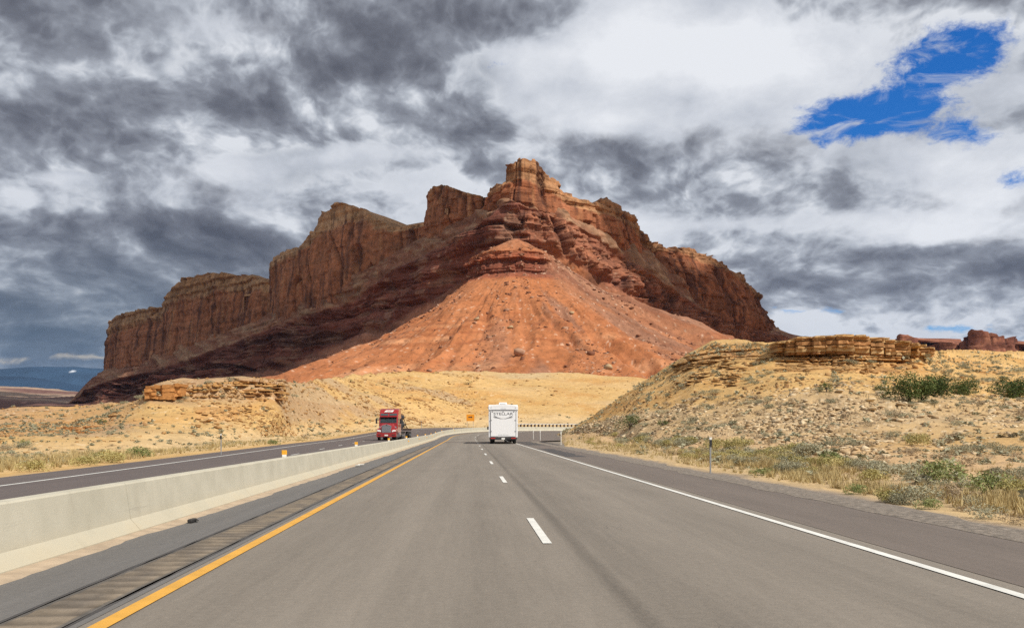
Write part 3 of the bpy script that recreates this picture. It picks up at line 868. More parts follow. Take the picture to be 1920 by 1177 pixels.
rub = sm(T2, 1.6, 2.3) * (1 - sm(T2, 3.75, 4.15)) * (1 - sm(U2, 1560, 1720) * (1 - sm(T2, 2.6, 3.2)))   # the rubble apron
Zw = Zw + rub * 0.22 * (cell(X / 0.55 + 0.8 * fbm(X, Yw, 0, 2, 5), Yw / 1.3, 0, 229) - 0.5) * sm(vn(X / 1.8, Yw / 2.5, 0, 234), 0.35, 0.6)
G2 = np.stack([X, Yw2, Zw], -1)
pn = fbm(X / 12, Yw / 12, 0, 4, 240)
c = mixc(SAND * [1.0, 0.98, 0.95], SAND * [1.1, 1.08, 1.1], sm(pn, -0.3, 0.4))
c = mixc(c, OCHRE * [1.15, 1.12, 1.0], 0.45 * sm(fbm(X / 7, Zw / 1.4, 0, 4, 241), 0.05, 0.4) * sm(T2, 4.0, 4.6))
c = mixc(c, RUBBLE, rub * (0.65 + 0.3 * sm(pn, -0.2, 0.3)))
c = mixc(c, [0.33, 0.24, 0.145], rub * 0.4 * sm(fbm(X / 1.2, Yw / 2.0, 0, 3, 242), 0.1, 0.4))
flat_ = (1 - sm(T2, 1.9, 3.0)) * sm(T2, 0.9, 1.2)
c = mixc(c, DIRT, flat_ * 0.85)
strip_ = (1 - sm(T2, 1.1, 1.8))
c = mixc(c, [0.50, 0.38, 0.22], strip_ * 0.7)
c = mixc(c, [0.235, 0.20, 0.175], 1 - sm(T2 + 0.35 * fbm(X / 2.0, Yw / 2.0, 0, 3, 243), 0.45, 0.9))
c = mixc(c, [0.46, 0.25, 0.10], lm * (0.3 + 0.55 * brk * sm(bd, 0.5, 1.3)))
c = mixc(c, [0.27, 0.13, 0.06], lm * 0.6 * jn)
spk = fbm(X / 0.45, Zw / 0.25, Yw / 0.45, 2, 244)
c = mixc(c, [0.19, 0.13, 0.08], 0.5 * sm(spk, 0.45, 0.62) * nat)
c = mixc(c, [0.64, 0.53, 0.38], 0.55 * sm(-spk, 0.42, 0.6) * nat)
GR, tR, uR = G2, T2, U2
tag(grid_obj("right_hillside", G2, [M_sand], col=c), "yellow hill with rubble apron and rock ledge right of the road", kind="structure")

# ================================================================== far left: badlands, mountains; far right: red towers
fu = np.arange(-2200, 420, 5.0)
B = [[(-2200, 800, 480), (420, 800, 480)], [(-2200, 790, 800), (0, 768, 900), (150, 770, 900), (420, 772, 900)],
     [(-2200, 770, 1400), (0, 757, 1500), (150, 762, 1500), (420, 765, 1500)],
     [(-2200, 755, 2000), (-300, 748, 2000), (0, 742, 2100), (100, 748, 2100), (420, 760, 2100)],
     [(-2200, 740, 3000), (-300, 728, 3000), (0, 726, 3000), (50, 727, 3000), (80, 732, 3050), (140, 735, 3100), (200, 745, 3100), (420, 750, 3100)],
     [(-2200, 770, 4500), (420, 770, 4500)]]
G, tt = loft(B, fu, [10, 30, 30, 40, 8], 2, 2)
X, Yw, Zw = G[..., 0], G[..., 1], G[..., 2]
rg = 1 - abs(fbm(X / 230, Yw / 420, 0, 4, 301)) * 2
Zw = Zw + 14 * (rg - 0.6) * sm(tt, 0.5, 1.5)[:, None] + 7 * steps(Zw, 9, 305) * sm(tt, 2.6, 3.2)[:, None]
c = mixc([0.16, 0.085, 0.07], [0.34, 0.24, 0.17], sm(fbm(X / 400, Yw / 500, Zw / 18, 4, 302) + 0.35 * (tt[:, None] - 2.6), -0.1, 0.35))
tag(grid_obj("badlands", np.stack([X, Yw, Zw], -1), [M_far_rock], col=c), "brown badlands on the plain far to the left", kind="structure")

for nm, Yd, prof, seed, col in (  # the blue of distant haze is put into both base colours
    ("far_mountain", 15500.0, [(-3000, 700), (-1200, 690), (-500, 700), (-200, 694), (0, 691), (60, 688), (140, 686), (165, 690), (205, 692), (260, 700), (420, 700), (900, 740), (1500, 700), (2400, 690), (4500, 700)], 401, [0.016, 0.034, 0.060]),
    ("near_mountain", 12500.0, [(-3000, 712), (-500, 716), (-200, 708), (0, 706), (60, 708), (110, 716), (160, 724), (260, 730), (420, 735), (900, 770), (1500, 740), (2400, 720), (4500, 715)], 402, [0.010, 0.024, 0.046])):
    mu = np.arange(-1200, 2900, 8.0)
    pp = np.array(prof, float)
    vt = np.interp(mu, pp[:, 0], pp[:, 1]) + 2.2 * fbm(mu / 60, 0, 0, 4, seed)
    rows_ = []
    for k in range(26):
        t = k / 25
        Yk = Yd - 2600 * (1 - t)
        zt_ = Z(vt, Yd)
        z_ = -30 + (zt_ + 30) * (t ** 0.8) * (1 + 0.25 * (1 - t) * fbm(mu / 22, t * 3, 0, 4, seed + 1))
        rows_.append(np.stack([(mu - U0) / F * Yk, Yk + 0 * mu, z_], -1))
    rows_.append(np.stack([(mu - U0) / F * (Yd + 2500), Yd + 2500 + 0 * mu, np.full_like(mu, -30.0)], -1))
    G = np.array(rows_)
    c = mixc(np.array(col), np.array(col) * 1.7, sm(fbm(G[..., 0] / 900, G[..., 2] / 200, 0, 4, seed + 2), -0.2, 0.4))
    if seed == 401:
        snow = sm(np.hypot((proj(G)[0] - 138) / 3.5, (proj(G)[1] - 696) / 0.9), 1.2, 0.6)
        c = mixc(c, [0.7, 0.72, 0.75], snow)
    tag(grid_obj(nm, G, [M_mount], col=c), "mountain range on the left horizon, coloured haze blue", kind="structure")

RED2 = ((0.16, 0.062, 0.042), (0.27, 0.115, 0.07))
cliff("rock_butte", [(1700, 1620, 660, 632), (1676, 1500, 660, 640), (1680, 1480, 662, 630), (1690, 1470, 664, 626), (1705, 1470, 664, 627), (1722, 1475, 664, 632), (1729, 1480, 664, 637), (1733, 1520, 664, 644), (1725, 1640, 664, 640)],
      120, 40, 0.6, label="small rounded red butte behind the ledge", thick=90, seed=600, sc=1.2, color=RED2, strata=0.4)
cliff("rock_butte", [(1760, 1600, 664, 650), (1735, 1500, 664, 653), (1740, 1450, 666, 648), (1762, 1430, 666, 642), (1785, 1420, 666, 643), (1806, 1420, 668, 650), (1826, 1440, 668, 652), (1815, 1600, 668, 652)],
      120, 36, 0.6, label="low red butte at the foot of the tall one", thick=80, seed=620, sc=1.2, color=RED2, strata=0.4)
cliff("rock_butte", [(1820, 1560, 668, 640), (1797, 1440, 668, 648), (1803, 1400, 669, 638), (1812, 1385, 670, 624), (1822, 1380, 670, 619), (1840, 1375, 670, 620), (1850, 1374, 670, 621), (1856, 1374, 670, 625), (1868, 1372, 670, 627), (1874, 1372, 670, 632),
      (1880, 1372, 670, 628), (1888, 1374, 670, 633), (1896, 1376, 670, 630), (1908, 1380, 670, 631), (1912, 1390, 670, 642), (1914, 1430, 670, 656), (1900, 1560, 670, 656)],
      260, 70, 0.8, label="tall fluted red butte on the right horizon", thick=110, seed=640, sc=1.2, color=RED2, strata=0.5)

# ground sheet under everything, out to the horizon
gx = np.array([-22500, -6000, -1500, -400, -100, 0, 100, 400, 1500, 6000, 18600.0])
G = np.stack(np.meshgrid(gx, gx, indexing='xy') + [np.full((11, 11), -1.2)], -1)
c = np.broadcast_to(np.array([0.42, 0.28, 0.15]), G.shape)
tag(grid_obj("ground", G, [M_sand], col=c), "sandy desert ground", kind="structure")
# ================================================================== road surfaces
def asphalt(name, base, seam=None, warm=(1.06, 1.0, 0.93), speck=0.28, wheel=()):
    """lane UV: x = metres right of the lane dashes, y = metres along the road"""
    m_, n_, b = new_mat(name)
    uv = n_.n('ShaderNodeUVMap', uv_map='lane').outputs[0]
    ux, uy, _ = n_.xyz(uv)[:]
    p3 = n_.comb(ux, uy, 0.0)
    grain = n_.noise(p3, 55.0, 3, 0.7)
    chip = n_.noise(p3, 13.0, 5, 0.75)
    mottle = n_.noise(n_.comb(ux, n_.m('MULTIPLY', uy, 0.25), 0.0), 1.1, 6, 0.6)
    streak = n_.noise(n_.comb(ux, n_.m('MULTIPLY', uy, 0.018), 3.0), 2.6, 6, 0.62)
    streak2 = n_.noise(n_.comb(ux, n_.m('MULTIPLY', uy, 0.06), 9.0), 14.0, 4, 0.6)
    k = n_.m('ADD', n_.m('MULTIPLY', n_.m('SUBTRACT', grain, 0.5), speck * 2.2), 1.0)
    k = n_.m('ADD', k, n_.m('MULTIPLY', n_.m('SUBTRACT', mottle, 0.5), 0.35))
    k = n_.m('ADD', k, n_.m('MULTIPLY', n_.m('SUBTRACT', streak, 0.5), 0.42))
    k = n_.m('ADD', k, n_.m('MULTIPLY', n_.m('SUBTRACT', streak2, 0.5), 0.22))
    k = n_.m('ADD', k, n_.m('MULTIPLY', n_.m('SUBTRACT', chip, 0.5), 0.55))
    for (cx, w, a) in wheel:                     # polished wheel tracks, oil drip line, joints
        dd = n_.m('ABSOLUTE', n_.m('SUBTRACT', n_.m('ADD', ux, n_.m('MULTIPLY', n_.m('SUBTRACT', mottle, 0.5), 0.10)), cx))
        k = n_.m('ADD', k, n_.mr(dd, w, 0.0, 0.0, a))
    c = n_.mix(1.0, tuple(base), n_.comb(n_.m('MULTIPLY', k, warm[0]), n_.m('MULTIPLY', k, warm[1]), n_.m('MULTIPLY', k, warm[2])), 'MULTIPLY')
    # dark crack sealer wandering along and across
    vor = n_.n('ShaderNodeTexVoronoi', feature='DISTANCE_TO_EDGE')
    n_.put(vor.inputs['Vector'], n_.vm('ADD', n_.comb(n_.m('MULTIPLY', ux, 0.33), n_.m('MULTIPLY', uy, 0.055), 0.0),
                                       n_.vm('MULTIPLY', n_.noise(p3, 1.4, 3, 0.6, color=True), (0.12, 0.05, 0.0))))
    crk = n_.m('MULTIPLY', n_.mr(vor.outputs['Distance'], 0.006, 0.0015, 0.0, 0.5), n_.mr(n_.noise(p3, 0.23, 2, 0.5), 0.56, 0.66))
    c = n_.mix(crk, c, (0.035, 0.034, 0.034))
    n_.put(b.inputs['Base Color'], c)
    n_.put(b.inputs['Roughness'], n_.m('ADD', 0.74, n_.m('MULTIPLY', grain, 0.2)))
    b.inputs['Specular IOR Level'].default_value = 0.35
    bn = n_.n('ShaderNodeBump')
    bn.inputs['Strength'].default_value = 0.5
    bn.inputs['Distance'].default_value = 0.006
    n_.put(bn.inputs['Height'], grain)
    n_.put(b.inputs['Normal'], bn.outputs[0])
    return m_


def strip(name, offs, s0, s1, mat, dz=0.0, ds=2.0, parent=None, zfun=None, wob=None):
    """a sheet swept along the road; offs: list of numbers or functions of s, left to right"""
    s = np.arange(s0, s1 + 1e-6, ds)
    A = []
    Uv = []
    for i, o_ in enumerate(offs):
        o2 = o_(s) if callable(o_) else np.full_like(s, float(o_))
        if wob and i in wob: o2 = o2 + wob[i] * fbm(s * 1.3, i, 0, 4, 500 + i)
        p = path(s, o2, dz)
        if zfun is not None: p[:, 2] += zfun(s, i)
        A.append(p); Uv.append(np.stack([o2, s], 1))
    G = np.array(A); UV = np.array(Uv)
    return grid_obj(name, G, [mat], smooth=True, uv=UV, parent=parent, flip=True)


A_main = asphalt("asphalt main lanes", (0.200, 0.186, 0.168), speck=0.30,
                 wheel=[(0.34, 0.14, -0.24), (0.50, 0.55, -0.12), (0.9, 0.5, -0.10), (2.75, 0.5, -0.08), (-0.85, 0.45, -0.06), (-2.7, 0.5, -0.07), (-1.8, 0.4, 0.05), (1.85, 0.4, 0.05)])
A_shr = asphalt("asphalt right shoulder", (0.140, 0.126, 0.115), warm=(1.08, 1.0, 0.95), speck=0.22)
A_shl = asphalt("asphalt left shoulder", (0.145, 0.139, 0.134), warm=(1.0, 1.0, 1.0), speck=0.22)
A_opp = asphalt("asphalt opposite lanes", (0.112, 0.098, 0.095), warm=(1.06, 1.0, 0.97), speck=0.2)
M_white = simple("white road paint", (0.70, 0.70, 0.66), 0.6, var=0.14, scale=3.0)
M_yellow = simple("yellow road paint", (0.66, 0.345, 0.045), 0.6, var=0.14, scale=3.0)
M_dark_patch = simple("dark tar patch", (0.062, 0.058, 0.057), 0.85, var=0.25, scale=2.0)
M_drift = simple("sand drift", (0.42, 0.33, 0.235), 0.95, var=0.22, scale=3.0, bump=0.5)
M_gravel = simple("shoulder gravel", (0.20, 0.17, 0.14), 0.95, var=0.6, scale=9.0, bump=1.0)

road = strip("road", [-5.6, -3.72, -1.8, -0.4, 0.45, 2.0, 3.95], -40, 300, A_main)
tag(road, "two lane asphalt carriageway bending right", kind="structure")
s0_, s1_ = -40, 300
tag(strip("road_shoulder", [3.95, 5.0, lambda s: r_edge(s) + 10.0 * sm(s, 96, 130)], s0_, s1_, A_shr, 0.004), "darker asphalt shoulder on the right", kind="structure")
tag(strip("road_shoulder", [-5.35, -4.6, -3.72], s0_, s1_, A_shl, 0.004), "narrow asphalt shoulder along the concrete barrier", kind="structure")
opp = strip("opposite_road", [lambda s: l_edge(s), lambda s: l_white(s) - 0.6, l_white, l_dash, lambda s: l_dash(s) + 2, lambda s: 0 * s + BAR - 0.2], -40, 300, A_opp)
tag(opp, "opposite carriageway beyond the barrier", kind="structure")

tag(strip("gravel_apron", [3.0, lambda s: r_edge(s) + 4.0, lambda s: r_edge(s) + 13.0], 60, 230, M_gravel, -0.13), "gravel apron beside the widened shoulder at the bend", kind="structure")
# markings
mk = []
tag(strip("edge_line", [3.60, 3.72], -20, 240, M_white, 0.009, parent=road), kind="structure")
tag(strip("yellow_line", [-3.64, -3.50], -20, 240, M_yellow, 0.009, parent=road), kind="structure")
tag(strip("edge_line", [lambda s: l_white(s) - 0.07, lambda s: l_white(s) + 0.07], -10, 240, M_white, 0.006, parent=opp), kind="structure")
for k in range(-1, 17):
    sA = 10.75 + 12.2 * k
    if sA < 0 and k < 0: sA = -0.25
    o = strip("lane_dash", [-0.055, 0.055], sA, sA + 3.05, M_white, 0.009, ds=3.05 / 3, parent=road)
    tag(o, kind="structure")
for k in range(0, 18):
    sA = 6 + 12.2 * k - 2.6
    o = strip("lane_dash", [lambda s: l_dash(s) - 0.055, lambda s: l_dash(s) + 0.055], sA, sA + 3.05, M_white, 0.006, ds=3.05 / 3, parent=opp)
    tag(o, kind="structure")
# dark paving patches and joints
for (sa, sb, oa, ob) in ((44, 62, 3.95, 5.0), (76, 96, 4.1, 7.2), (118, 119.2, -3.4, 4.0), (92.2, 95.5, -5.0, 3.5)):
    o = strip("tar_patch", [oa, (oa + ob) / 2, ob], sa, sb, M_dark_patch if oa > 0 else A_shr, 0.006, ds=1.0, parent=road, wob={0: 0.15, 2: 0.3})
    tag(o, kind="structure")

# rumble strip: a milled band of real grooves between shoulder and yellow line
s = np.arange(-4, 70, 0.0375)
rows_ = []
offs = np.array([-4.33, -4.29, -4.26, -4.04, -3.88, -3.86, -3.82])
ph_ = (np.sin(2 * np.pi * s / 0.30) > -0.1).astype(float)
ph_ = gsmooth(ph_, 0.8)
for i, o_ in enumerate(offs):
    edge = 0.0 if i in (0, 1, 5, 6) else 1.0
    p = path(s, o_ + 0.02 * fbm(s * 2, i, 0, 2, 511), 0.0)
    p[:, 2] += 0.006 + edge * (0.010 * ph_)
    rows_.append(p)
G = np.array(rows_)
dk = np.array([0.11, 0.104, 0.098])
br = np.array([0.25, 0.205, 0.155])
cc = np.zeros(G.shape)
for i in range(len(offs)):
    e_ = 0.0 if i in (0, 6) else (0.25 if i in (1, 5) else 1.0)
    a_ = mixc([0.17, 0.145, 0.12], br, sm(fbm(s * 2.2, i * 3.0, 0, 3, 512), -0.4, 0.4)) * (1 - 0.30 * (1 - ph_))[:, None]
    cc[i] = mixc(dk, a_, np.full(len(s), e_))
M_rumble = rock_mat("milled asphalt", 6.0, 40.0, 0.01, 0.3, 0.5)
tag(grid_obj("rumble_strip", G, [M_rumble], smooth=False, col=cc, parent=road, flip=True), kind="structure")
for (oa, ob) in ((-4.37, -4.32), (-3.83, -3.79)):
    tag(strip("tar_joint", [oa, ob], -4, 90, M_dark_patch, 0.006, parent=road, wob={0: 0.03, 1: 0.03}), kind="structure")
# sand washed against the barrier foot
s = np.arange(-6, 215, 0.25)
hw = 0.16 + 0.10 * fbm(s * 0.6, 0, 0, 4, 520) + 0.03 * fbm(s * 5, 0, 0, 2, 521)
G = np.array([path(s, BAR + 0.22, 0.035), path(s, BAR + 0.33, 0.022), path(s, BAR + 0.33 + hw * 0.6, 0.012), path(s, BAR + 0.36 + hw, 0.0045)])
tag(grid_obj("sand_drift", G, [M_drift], flip=True), "strip of pale sand washed along the barrier foot", "sand", kind="stuff")
# crumbled gravel along the outer edge of the right shoulder
s = np.arange(0, 100, 0.3)
e_ = r_edge(s)
G = np.array([path(s, e_ - 0.55 + 0.18 * fbm(s * 0.9, 0, 0, 4, 522), 0.008), path(s, e_ - 0.2, 0.02), path(s, e_ + 0.2 + 0.15 * fbm(s * 0.7, 3, 0, 3, 523), 0.015), path(s, e_ + 0.6 + 0.3 * fbm(s * 0.7, 7, 0, 3, 524), -0.03)])
tag(grid_obj("gravel_edge", G, [M_gravel], flip=True), "loose grey gravel along the outer edge of the right shoulder", "gravel", kind="stuff")


# ================================================================== concrete barrier with reflectors
def concrete():
    m_, n_, b = new_mat("barrier concrete")
    t = n_.n('ShaderNodeTexCoord').outputs['Object']
    tx, ty, tz = n_.xyz(t)[:]
    a_ = n_.noise(t, 1.3, 6, 0.6)
    stain = n_.noise(n_.comb(n_.m('MULTIPLY', tx, 3.0), n_.m('MULTIPLY', ty, 3.0), n_.m('MULTIPLY', tz, 0.5)), 1.0, 5, 0.65)
    fine = n_.noise(t, 60, 3, 0.6)
    c = n_.ramp(a_, [(0.3, (0.44, 0.415, 0.33)), (0.7, (0.54, 0.51, 0.415))])
    c = n_.mix(n_.mr(stain, 0.55, 0.75, 0.0, 0.35), c, (0.36, 0.33, 0.26))
    lowm = n_.m('MULTIPLY', n_.mr(tz, 0.34, 0.05), n_.mr(a_, 0.35, 0.7, 0.3, 0.75))
    c = n_.mix(lowm, c, (0.47, 0.41, 0.29))
    c = n_.mix(n_.mr(fine, 0.60, 0.74, 0.0, 0.4), c, (0.33, 0.31, 0.26))
    scuff = n_.noise(n_.comb(n_.m('MULTIPLY', tx, 1.0), n_.m('MULTIPLY', ty, 0.35), n_.m('MULTIPLY', tz, 14.0)), 1.0, 5, 0.7)
    c = n_.mix(n_.m('MULTIPLY', n_.mr(scuff, 0.62, 0.72, 0.0, 0.28), n_.mr(tz, 0.62, 0.2)), c, (0.15, 0.14, 0.125))
    drip = n_.noise(n_.comb(n_.m('MULTIPLY', tx, 4.0), n_.m('MULTIPLY', ty, 4.0), n_.m('MULTIPLY', tz, 0.8)), 1.0, 6, 0.7)
    c = n_.mix(n_.mr(drip, 0.58, 0.74, 0.0, 0.22), c, (0.27, 0.25, 0.205))
    n_.put(b.inputs['Base Color'], c)
    b.inputs['Roughness'].default_value = 0.88
    bn = n_.n('ShaderNodeBump'); bn.inputs['Strength'].default_value = 0.35; bn.inputs['Distance'].default_value = 0.01
    n_.put(bn.inputs['Height'], n_.m('ADD', fine, a_)); n_.put(b.inputs['Normal'], bn.outputs[0])
    return m_


M_conc = concrete()
barrier = empty("concrete_barrier", tuple(path(0, BAR)))
tag(barrier, "long pale concrete median barrier curving right with the road", "barrier")
bmi = Matrix.Translation(-barrier.location)
PR = [(0.30, 0.0), (0.30, 0.075), (0.17, 0.30), (0.105, 0.97), (0.085, 1.0), (-0.085, 1.0), (-0.105, 0.97), (-0.17, 0.30), (-0.30, 0.075), (-0.30, 0.0)]
SEG = 6.1
k = -2
while k * SEG < 236:
    s = np.linspace(k * SEG + 0.008, (k + 1) * SEG - 0.008, 9)
    k += 1
    rows_ = []
    for (o_, h_) in PR:
        hh = b_height(s) * (h_ if h_ > 0.09 else h_ / 0.9)
        p = path(s, BAR + o_, 0)
        zr_ = path(s, BAR, 0)[:, 2] - 0.02
        p[:, 2] = zr_ + hh
        rows_.append(p - np.array(barrier.location))
    G = np.array(rows_)
    nr0, nc0 = G.shape[:2]
    f = [list(q_) for q_ in grid_faces(nr0, nc0)[:, ::-1]]
    f.append([i * nc0 for i in range(nr0)])
    f.append([i * nc0 + nc0 - 1 for i in range(nr0)][::-1])
    me = raw_mesh("barrier_segment", G.reshape(-1, 3), f, [M_conc])
    link("barrier_segment", me, barrier)


def box_mesh(bm, c, s, mat=0, rot=None):
    r_ = bmesh.ops.create_cube(bm, size=1.0)
    bmesh.ops.scale(bm, vec=s, verts=r_['verts'])
    if rot is not None: bmesh.ops.rotate(bm, cent=(0, 0, 0), matrix=rot, verts=r_['verts'])
    bmesh.ops.translate(bm, vec=c, verts=r_['verts'])
    for v in r_['verts']:
        for f_ in v.link_faces: f_.material_index = mat
    return r_['verts']


def cyl(bm, p0, p1, r0, r1=None, seg=10, mat=0, cap=True):
    p0, p1 = Vector(p0), Vector(p1)
    d = p1 - p0
    r_ = bmesh.ops.create_cone(bm, cap_ends=cap, segments=seg, radius1=r0, radius2=r0 if r1 is None else r1, depth=d.length)
    q_ = d.to_track_quat('Z', 'Y').to_matrix()
    bmesh.ops.rotate(bm, cent=(0, 0, 0), matrix=q_, verts=r_['verts'])
    bmesh.ops.translate(bm, vec=(p0 + p1) / 2, verts=r_['verts'])
    for v in r_['verts']:
        for f_ in v.link_faces: f_.material_index = mat
    return r_['verts']


def bm_obj(name, bm, mats, parent=None, smooth=False, bevel=0.0, seg=1):
    if bevel:
        bmesh.ops.bevel(bm, geom=bm.edges[:] + bm.verts[:], offset=bevel, segments=seg, affect='EDGES', profile=0.6, clamp_overlap=True)
    me = bpy.data.meshes.new(name)
    bm.to_mesh(me); bm.free()
    for m_ in (mats if isinstance(mats, (list, tuple)) else [mats]): me.materials.append(m_)
    if smooth:
        for p_ in me.polygons: p_.use_smooth = True
    return link(name, me, parent)


M_refl = simple("amber reflector", (0.85, 0.42, 0.03), 0.35, var=0.05, coat=0.5)
M_refw = simple("white reflector base", (0.78, 0.77, 0.72), 0.5, var=0.05)
M_steel = simple("galvanised steel", (0.42, 0.42, 0.41), 0.5, 0.6, var=0.15, scale=6)
M_bolt = simple("dark steel", (0.05, 0.05, 0.055), 0.6, 0.3)


bm = bmesh.new(); box_mesh(bm, (0, 0, 0.035), (0.11, 0.05, 0.07)); ref_base = bm_obj("reflector", bm, M_refw, barrier, bevel=0.006)
bm = bmesh.new(); box_mesh(bm, (0, 0, 0.125), (0.135, 0.035, 0.12)); ref_lens = bm_obj("reflector_lens", bm, M_refl, ref_base, bevel=0.008)
first = True
for i in range(15):
    sR = 23.0 + 15.0 * i - (0.4 if i == 1 else 0)
    p = path(sR, BAR)
    z = float(p[2]) - 0.02 + float(b_height(sR))
    if first: o, first = ref_base, False
    else:
        o = ref_base.copy(); COL.objects.link(o)
        l_ = ref_lens.copy(); COL.objects.link(l_); l_.parent = o
    o.location = Vector((p[0], p[1], z)) - barrier.location
    o.rotation_euler = (0, 0, -heading(sR))
    if i >= 3:                                   # a second lens low on the near face
        l2 = ref_lens.copy(); COL.objects.link(l2); l2.parent = o
        l2.scale = (0.8, 0.8, 0.8); l2.location = (0.16, 0.0, -0.30)

# odd bits at the barrier foot
M_black = simple("black plastic scrap", (0.03, 0.028, 0.026), 0.6)
bm = bmesh.new(); box_mesh(bm, (0, 0, 0.03), (0.07, 0.22, 0.05)); box_mesh(bm, (0.03, 0.1, 0.025), (0.05, 0.16, 0.02), rot=Matrix.Rotation(0.5, 3, 'Z'))
o = bm_obj("scrap", bm, M_black, bevel=0.01); o.location = path(13.4, BAR + 0.62, 0.01)
tag(o, "small black scrap of plastic lying at the barrier foot", "litter")
bm = bmesh.new()
for k_ in range(4): box_mesh(bm, (rng.uniform(-.1, .1), rng.uniform(-.2, .2), 0.025 + 0.02 * k_), (0.12, 0.2, 0.02), rot=Matrix.Rotation(rng.uniform(0, 3), 3, 'Z'))
o = bm_obj("paper_litter", bm, M_refw); o.location = path(33.0, BAR + 0.75, 0.01)
tag(o, "scrap of white paper on the shoulder beside the barrier", "litter")
# ================================================================== vehicles
M_red = simple("red truck paint", (0.31, 0.020, 0.022), 0.28, var=0.06, coat=0.6)
M_glass = simple("vehicle glass", (0.05, 0.07, 0.075), 0.06, var=0.1, spec=1.0)
M_chrome = simple("chrome", (0.72, 0.72, 0.72), 0.22, 1.0, var=0.05)
M_grille = simple("grille mesh", (0.34, 0.34, 0.35), 0.35, 0.7, var=0.1, scale=30)
M_rubber = simple("tyre rubber", (0.022, 0.021, 0.020), 0.85)
M_vwhite = simple("white gelcoat", (0.82, 0.82, 0.82), 0.3, var=0.02, coat=0.4)
M_trim = simple("grey trim", (0.22, 0.22, 0.23), 0.5)
M_blackp = simple("black panel", (0.025, 0.025, 0.027), 0.5)
M_lamp = simple("headlight glass", (0.85, 0.84, 0.80), 0.12, var=0.03, coat=1.0)
M_tail = simple("tail light red", (0.45, 0.02, 0.015), 0.2, coat=1.0)
M_amber = simple("marker amber", (0.8, 0.33, 0.03), 0.3)
M_alum = simple("aluminium tank", (0.60, 0.62, 0.64), 0.35, 0.9, var=0.08)
M_deck = simple("dark timber deck", (0.10, 0.055, 0.04), 0.8, var=0.3, scale=5)
M_machine = simple("dark machinery", (0.06, 0.062, 0.065), 0.6, 0.3, var=0.4, scale=4)
M_print = simple("grey print", (0.12, 0.12, 0.13), 0.5)
M_redprint = simple("red print", (0.45, 0.03, 0.03), 0.5)


def prism(bm, prof, x0, x1, mat=0, axis='x'):
    """extrude a closed outline; prof points are (y, z) for axis x, (x, z) for axis y"""
    def pt(a, b_, c_): return (c_, a, b_) if axis == 'x' else (a, c_, b_)
    va = [bm.verts.new(pt(a, b_, x0)) for a, b_ in prof]
    vb = [bm.verts.new(pt(a, b_, x1)) for a, b_ in prof]
    fs = [bm.faces.new(va), bm.faces.new(vb[::-1])]
    n = len(prof)
    for i in range(n): fs.append(bm.faces.new((va[i], vb[i], vb[(i + 1) % n], va[(i + 1) % n])))
    for f_ in fs: f_.material_index = mat
    bmesh.ops.recalc_face_normals(bm, faces=fs)
    return va + vb


def frustum(bm, rings, mat=0):
    """rings: list of rectangles ((x0,x1,y0,y1,z)) stacked"""
    rv = []
    for (x0, x1, y0, y1, z) in rings:
        rv.append([bm.verts.new(p) for p in ((x0, y0, z), (x1, y0, z), (x1, y1, z), (x0, y1, z))])
    fs = [bm.faces.new(rv[0][::-1]), bm.faces.new(rv[-1])]
    for a, b_ in zip(rv[:-1], rv[1:]):
        for i in range(4): fs.append(bm.faces.new((a[i], a[(i + 1) % 4], b_[(i + 1) % 4], b_[i])))
    for f_ in fs: f_.material_index = mat


def text_part(name, body, size, mat, parent, loc, rot, extrude=0.004, sx=1.0):
    cu = bpy.data.curves.new(name, 'FONT')
    cu.body = body; cu.size = size; cu.align_x = 'CENTER'; cu.align_y = 'CENTER'; cu.extrude = extrude
    ob = bpy.data.objects.new(name, cu)
    COL.objects.link(ob)
    ob.data.materials.append(mat)
    bpy.context.view_layer.update()
    me = bpy.data.meshes.new_from_object(ob)
    bpy.data.objects.remove(ob)
    ob = link(name, me, parent)
    ob.location = loc; ob.rotation_euler = rot; ob.scale = (sx, 1, 1)
    return ob


def wheel(parent, x, y, r=0.52, w=0.30, rim=M_chrome, name="wheel"):
    bm = bmesh.new()
    cyl(bm, (x - w / 2, y, r), (x + w / 2, y, r), r, seg=28)
    o_ = bm_obj(name, bm, M_rubber, parent, bevel=0.03)
    bm = bmesh.new()
    cyl(bm, (x - w / 2 - 0.012, y, r), (x + w / 2 + 0.012, y, r), r * 0.55, seg=20)
    cyl(bm, (x - w / 2 - 0.05, y, r), (x + w / 2 + 0.05, y, r), r * 0.2, seg=12)
    bm_obj("rim", bm, rim, o_)
    return o_


# ---- red semi truck with flatbed; local frame: front faces -y, x to the viewer's right when seen from the front
TR = empty("semi_truck", (0, 0, 0))
tag(TR, "red tractor unit with tall sleeper pulling a dark loaded flatbed", "truck")
bm = bmesh.new()
# sleeper and cab shell: side outline (y back, z up)
prism(bm, [(1.75, 0.85), (5.3, 0.85), (5.3, 3.72), (4.9, 3.92), (3.6, 3.96), (2.85, 3.80), (2.45, 3.35), (2.12, 2.86), (1.75, 2.12)], -1.17, 1.17)
bm_obj("cab", bm, M_red, TR, bevel=0.10, seg=3, smooth=False)
bm = bmesh.new()      # bonnet, narrower at the nose
frustum(bm, [(-0.62, 0.62, 0.02, 1.9, 0.95), (-0.66, 0.66, 0.05, 1.9, 1.45), (-0.60, 0.60, 0.16, 1.95, 1.78), (-0.42, 0.42, 0.5, 2.0, 2.0)])
frustum(bm, [(-0.9, 0.9, 1.0, 1.95, 0.95), (-0.92, 0.92, 1.15, 1.95, 1.6), (-0.70, 0.70, 1.35, 2.0, 2.02)])
bm_obj("bonnet", bm, M_red, TR, bevel=0.05, seg=2)
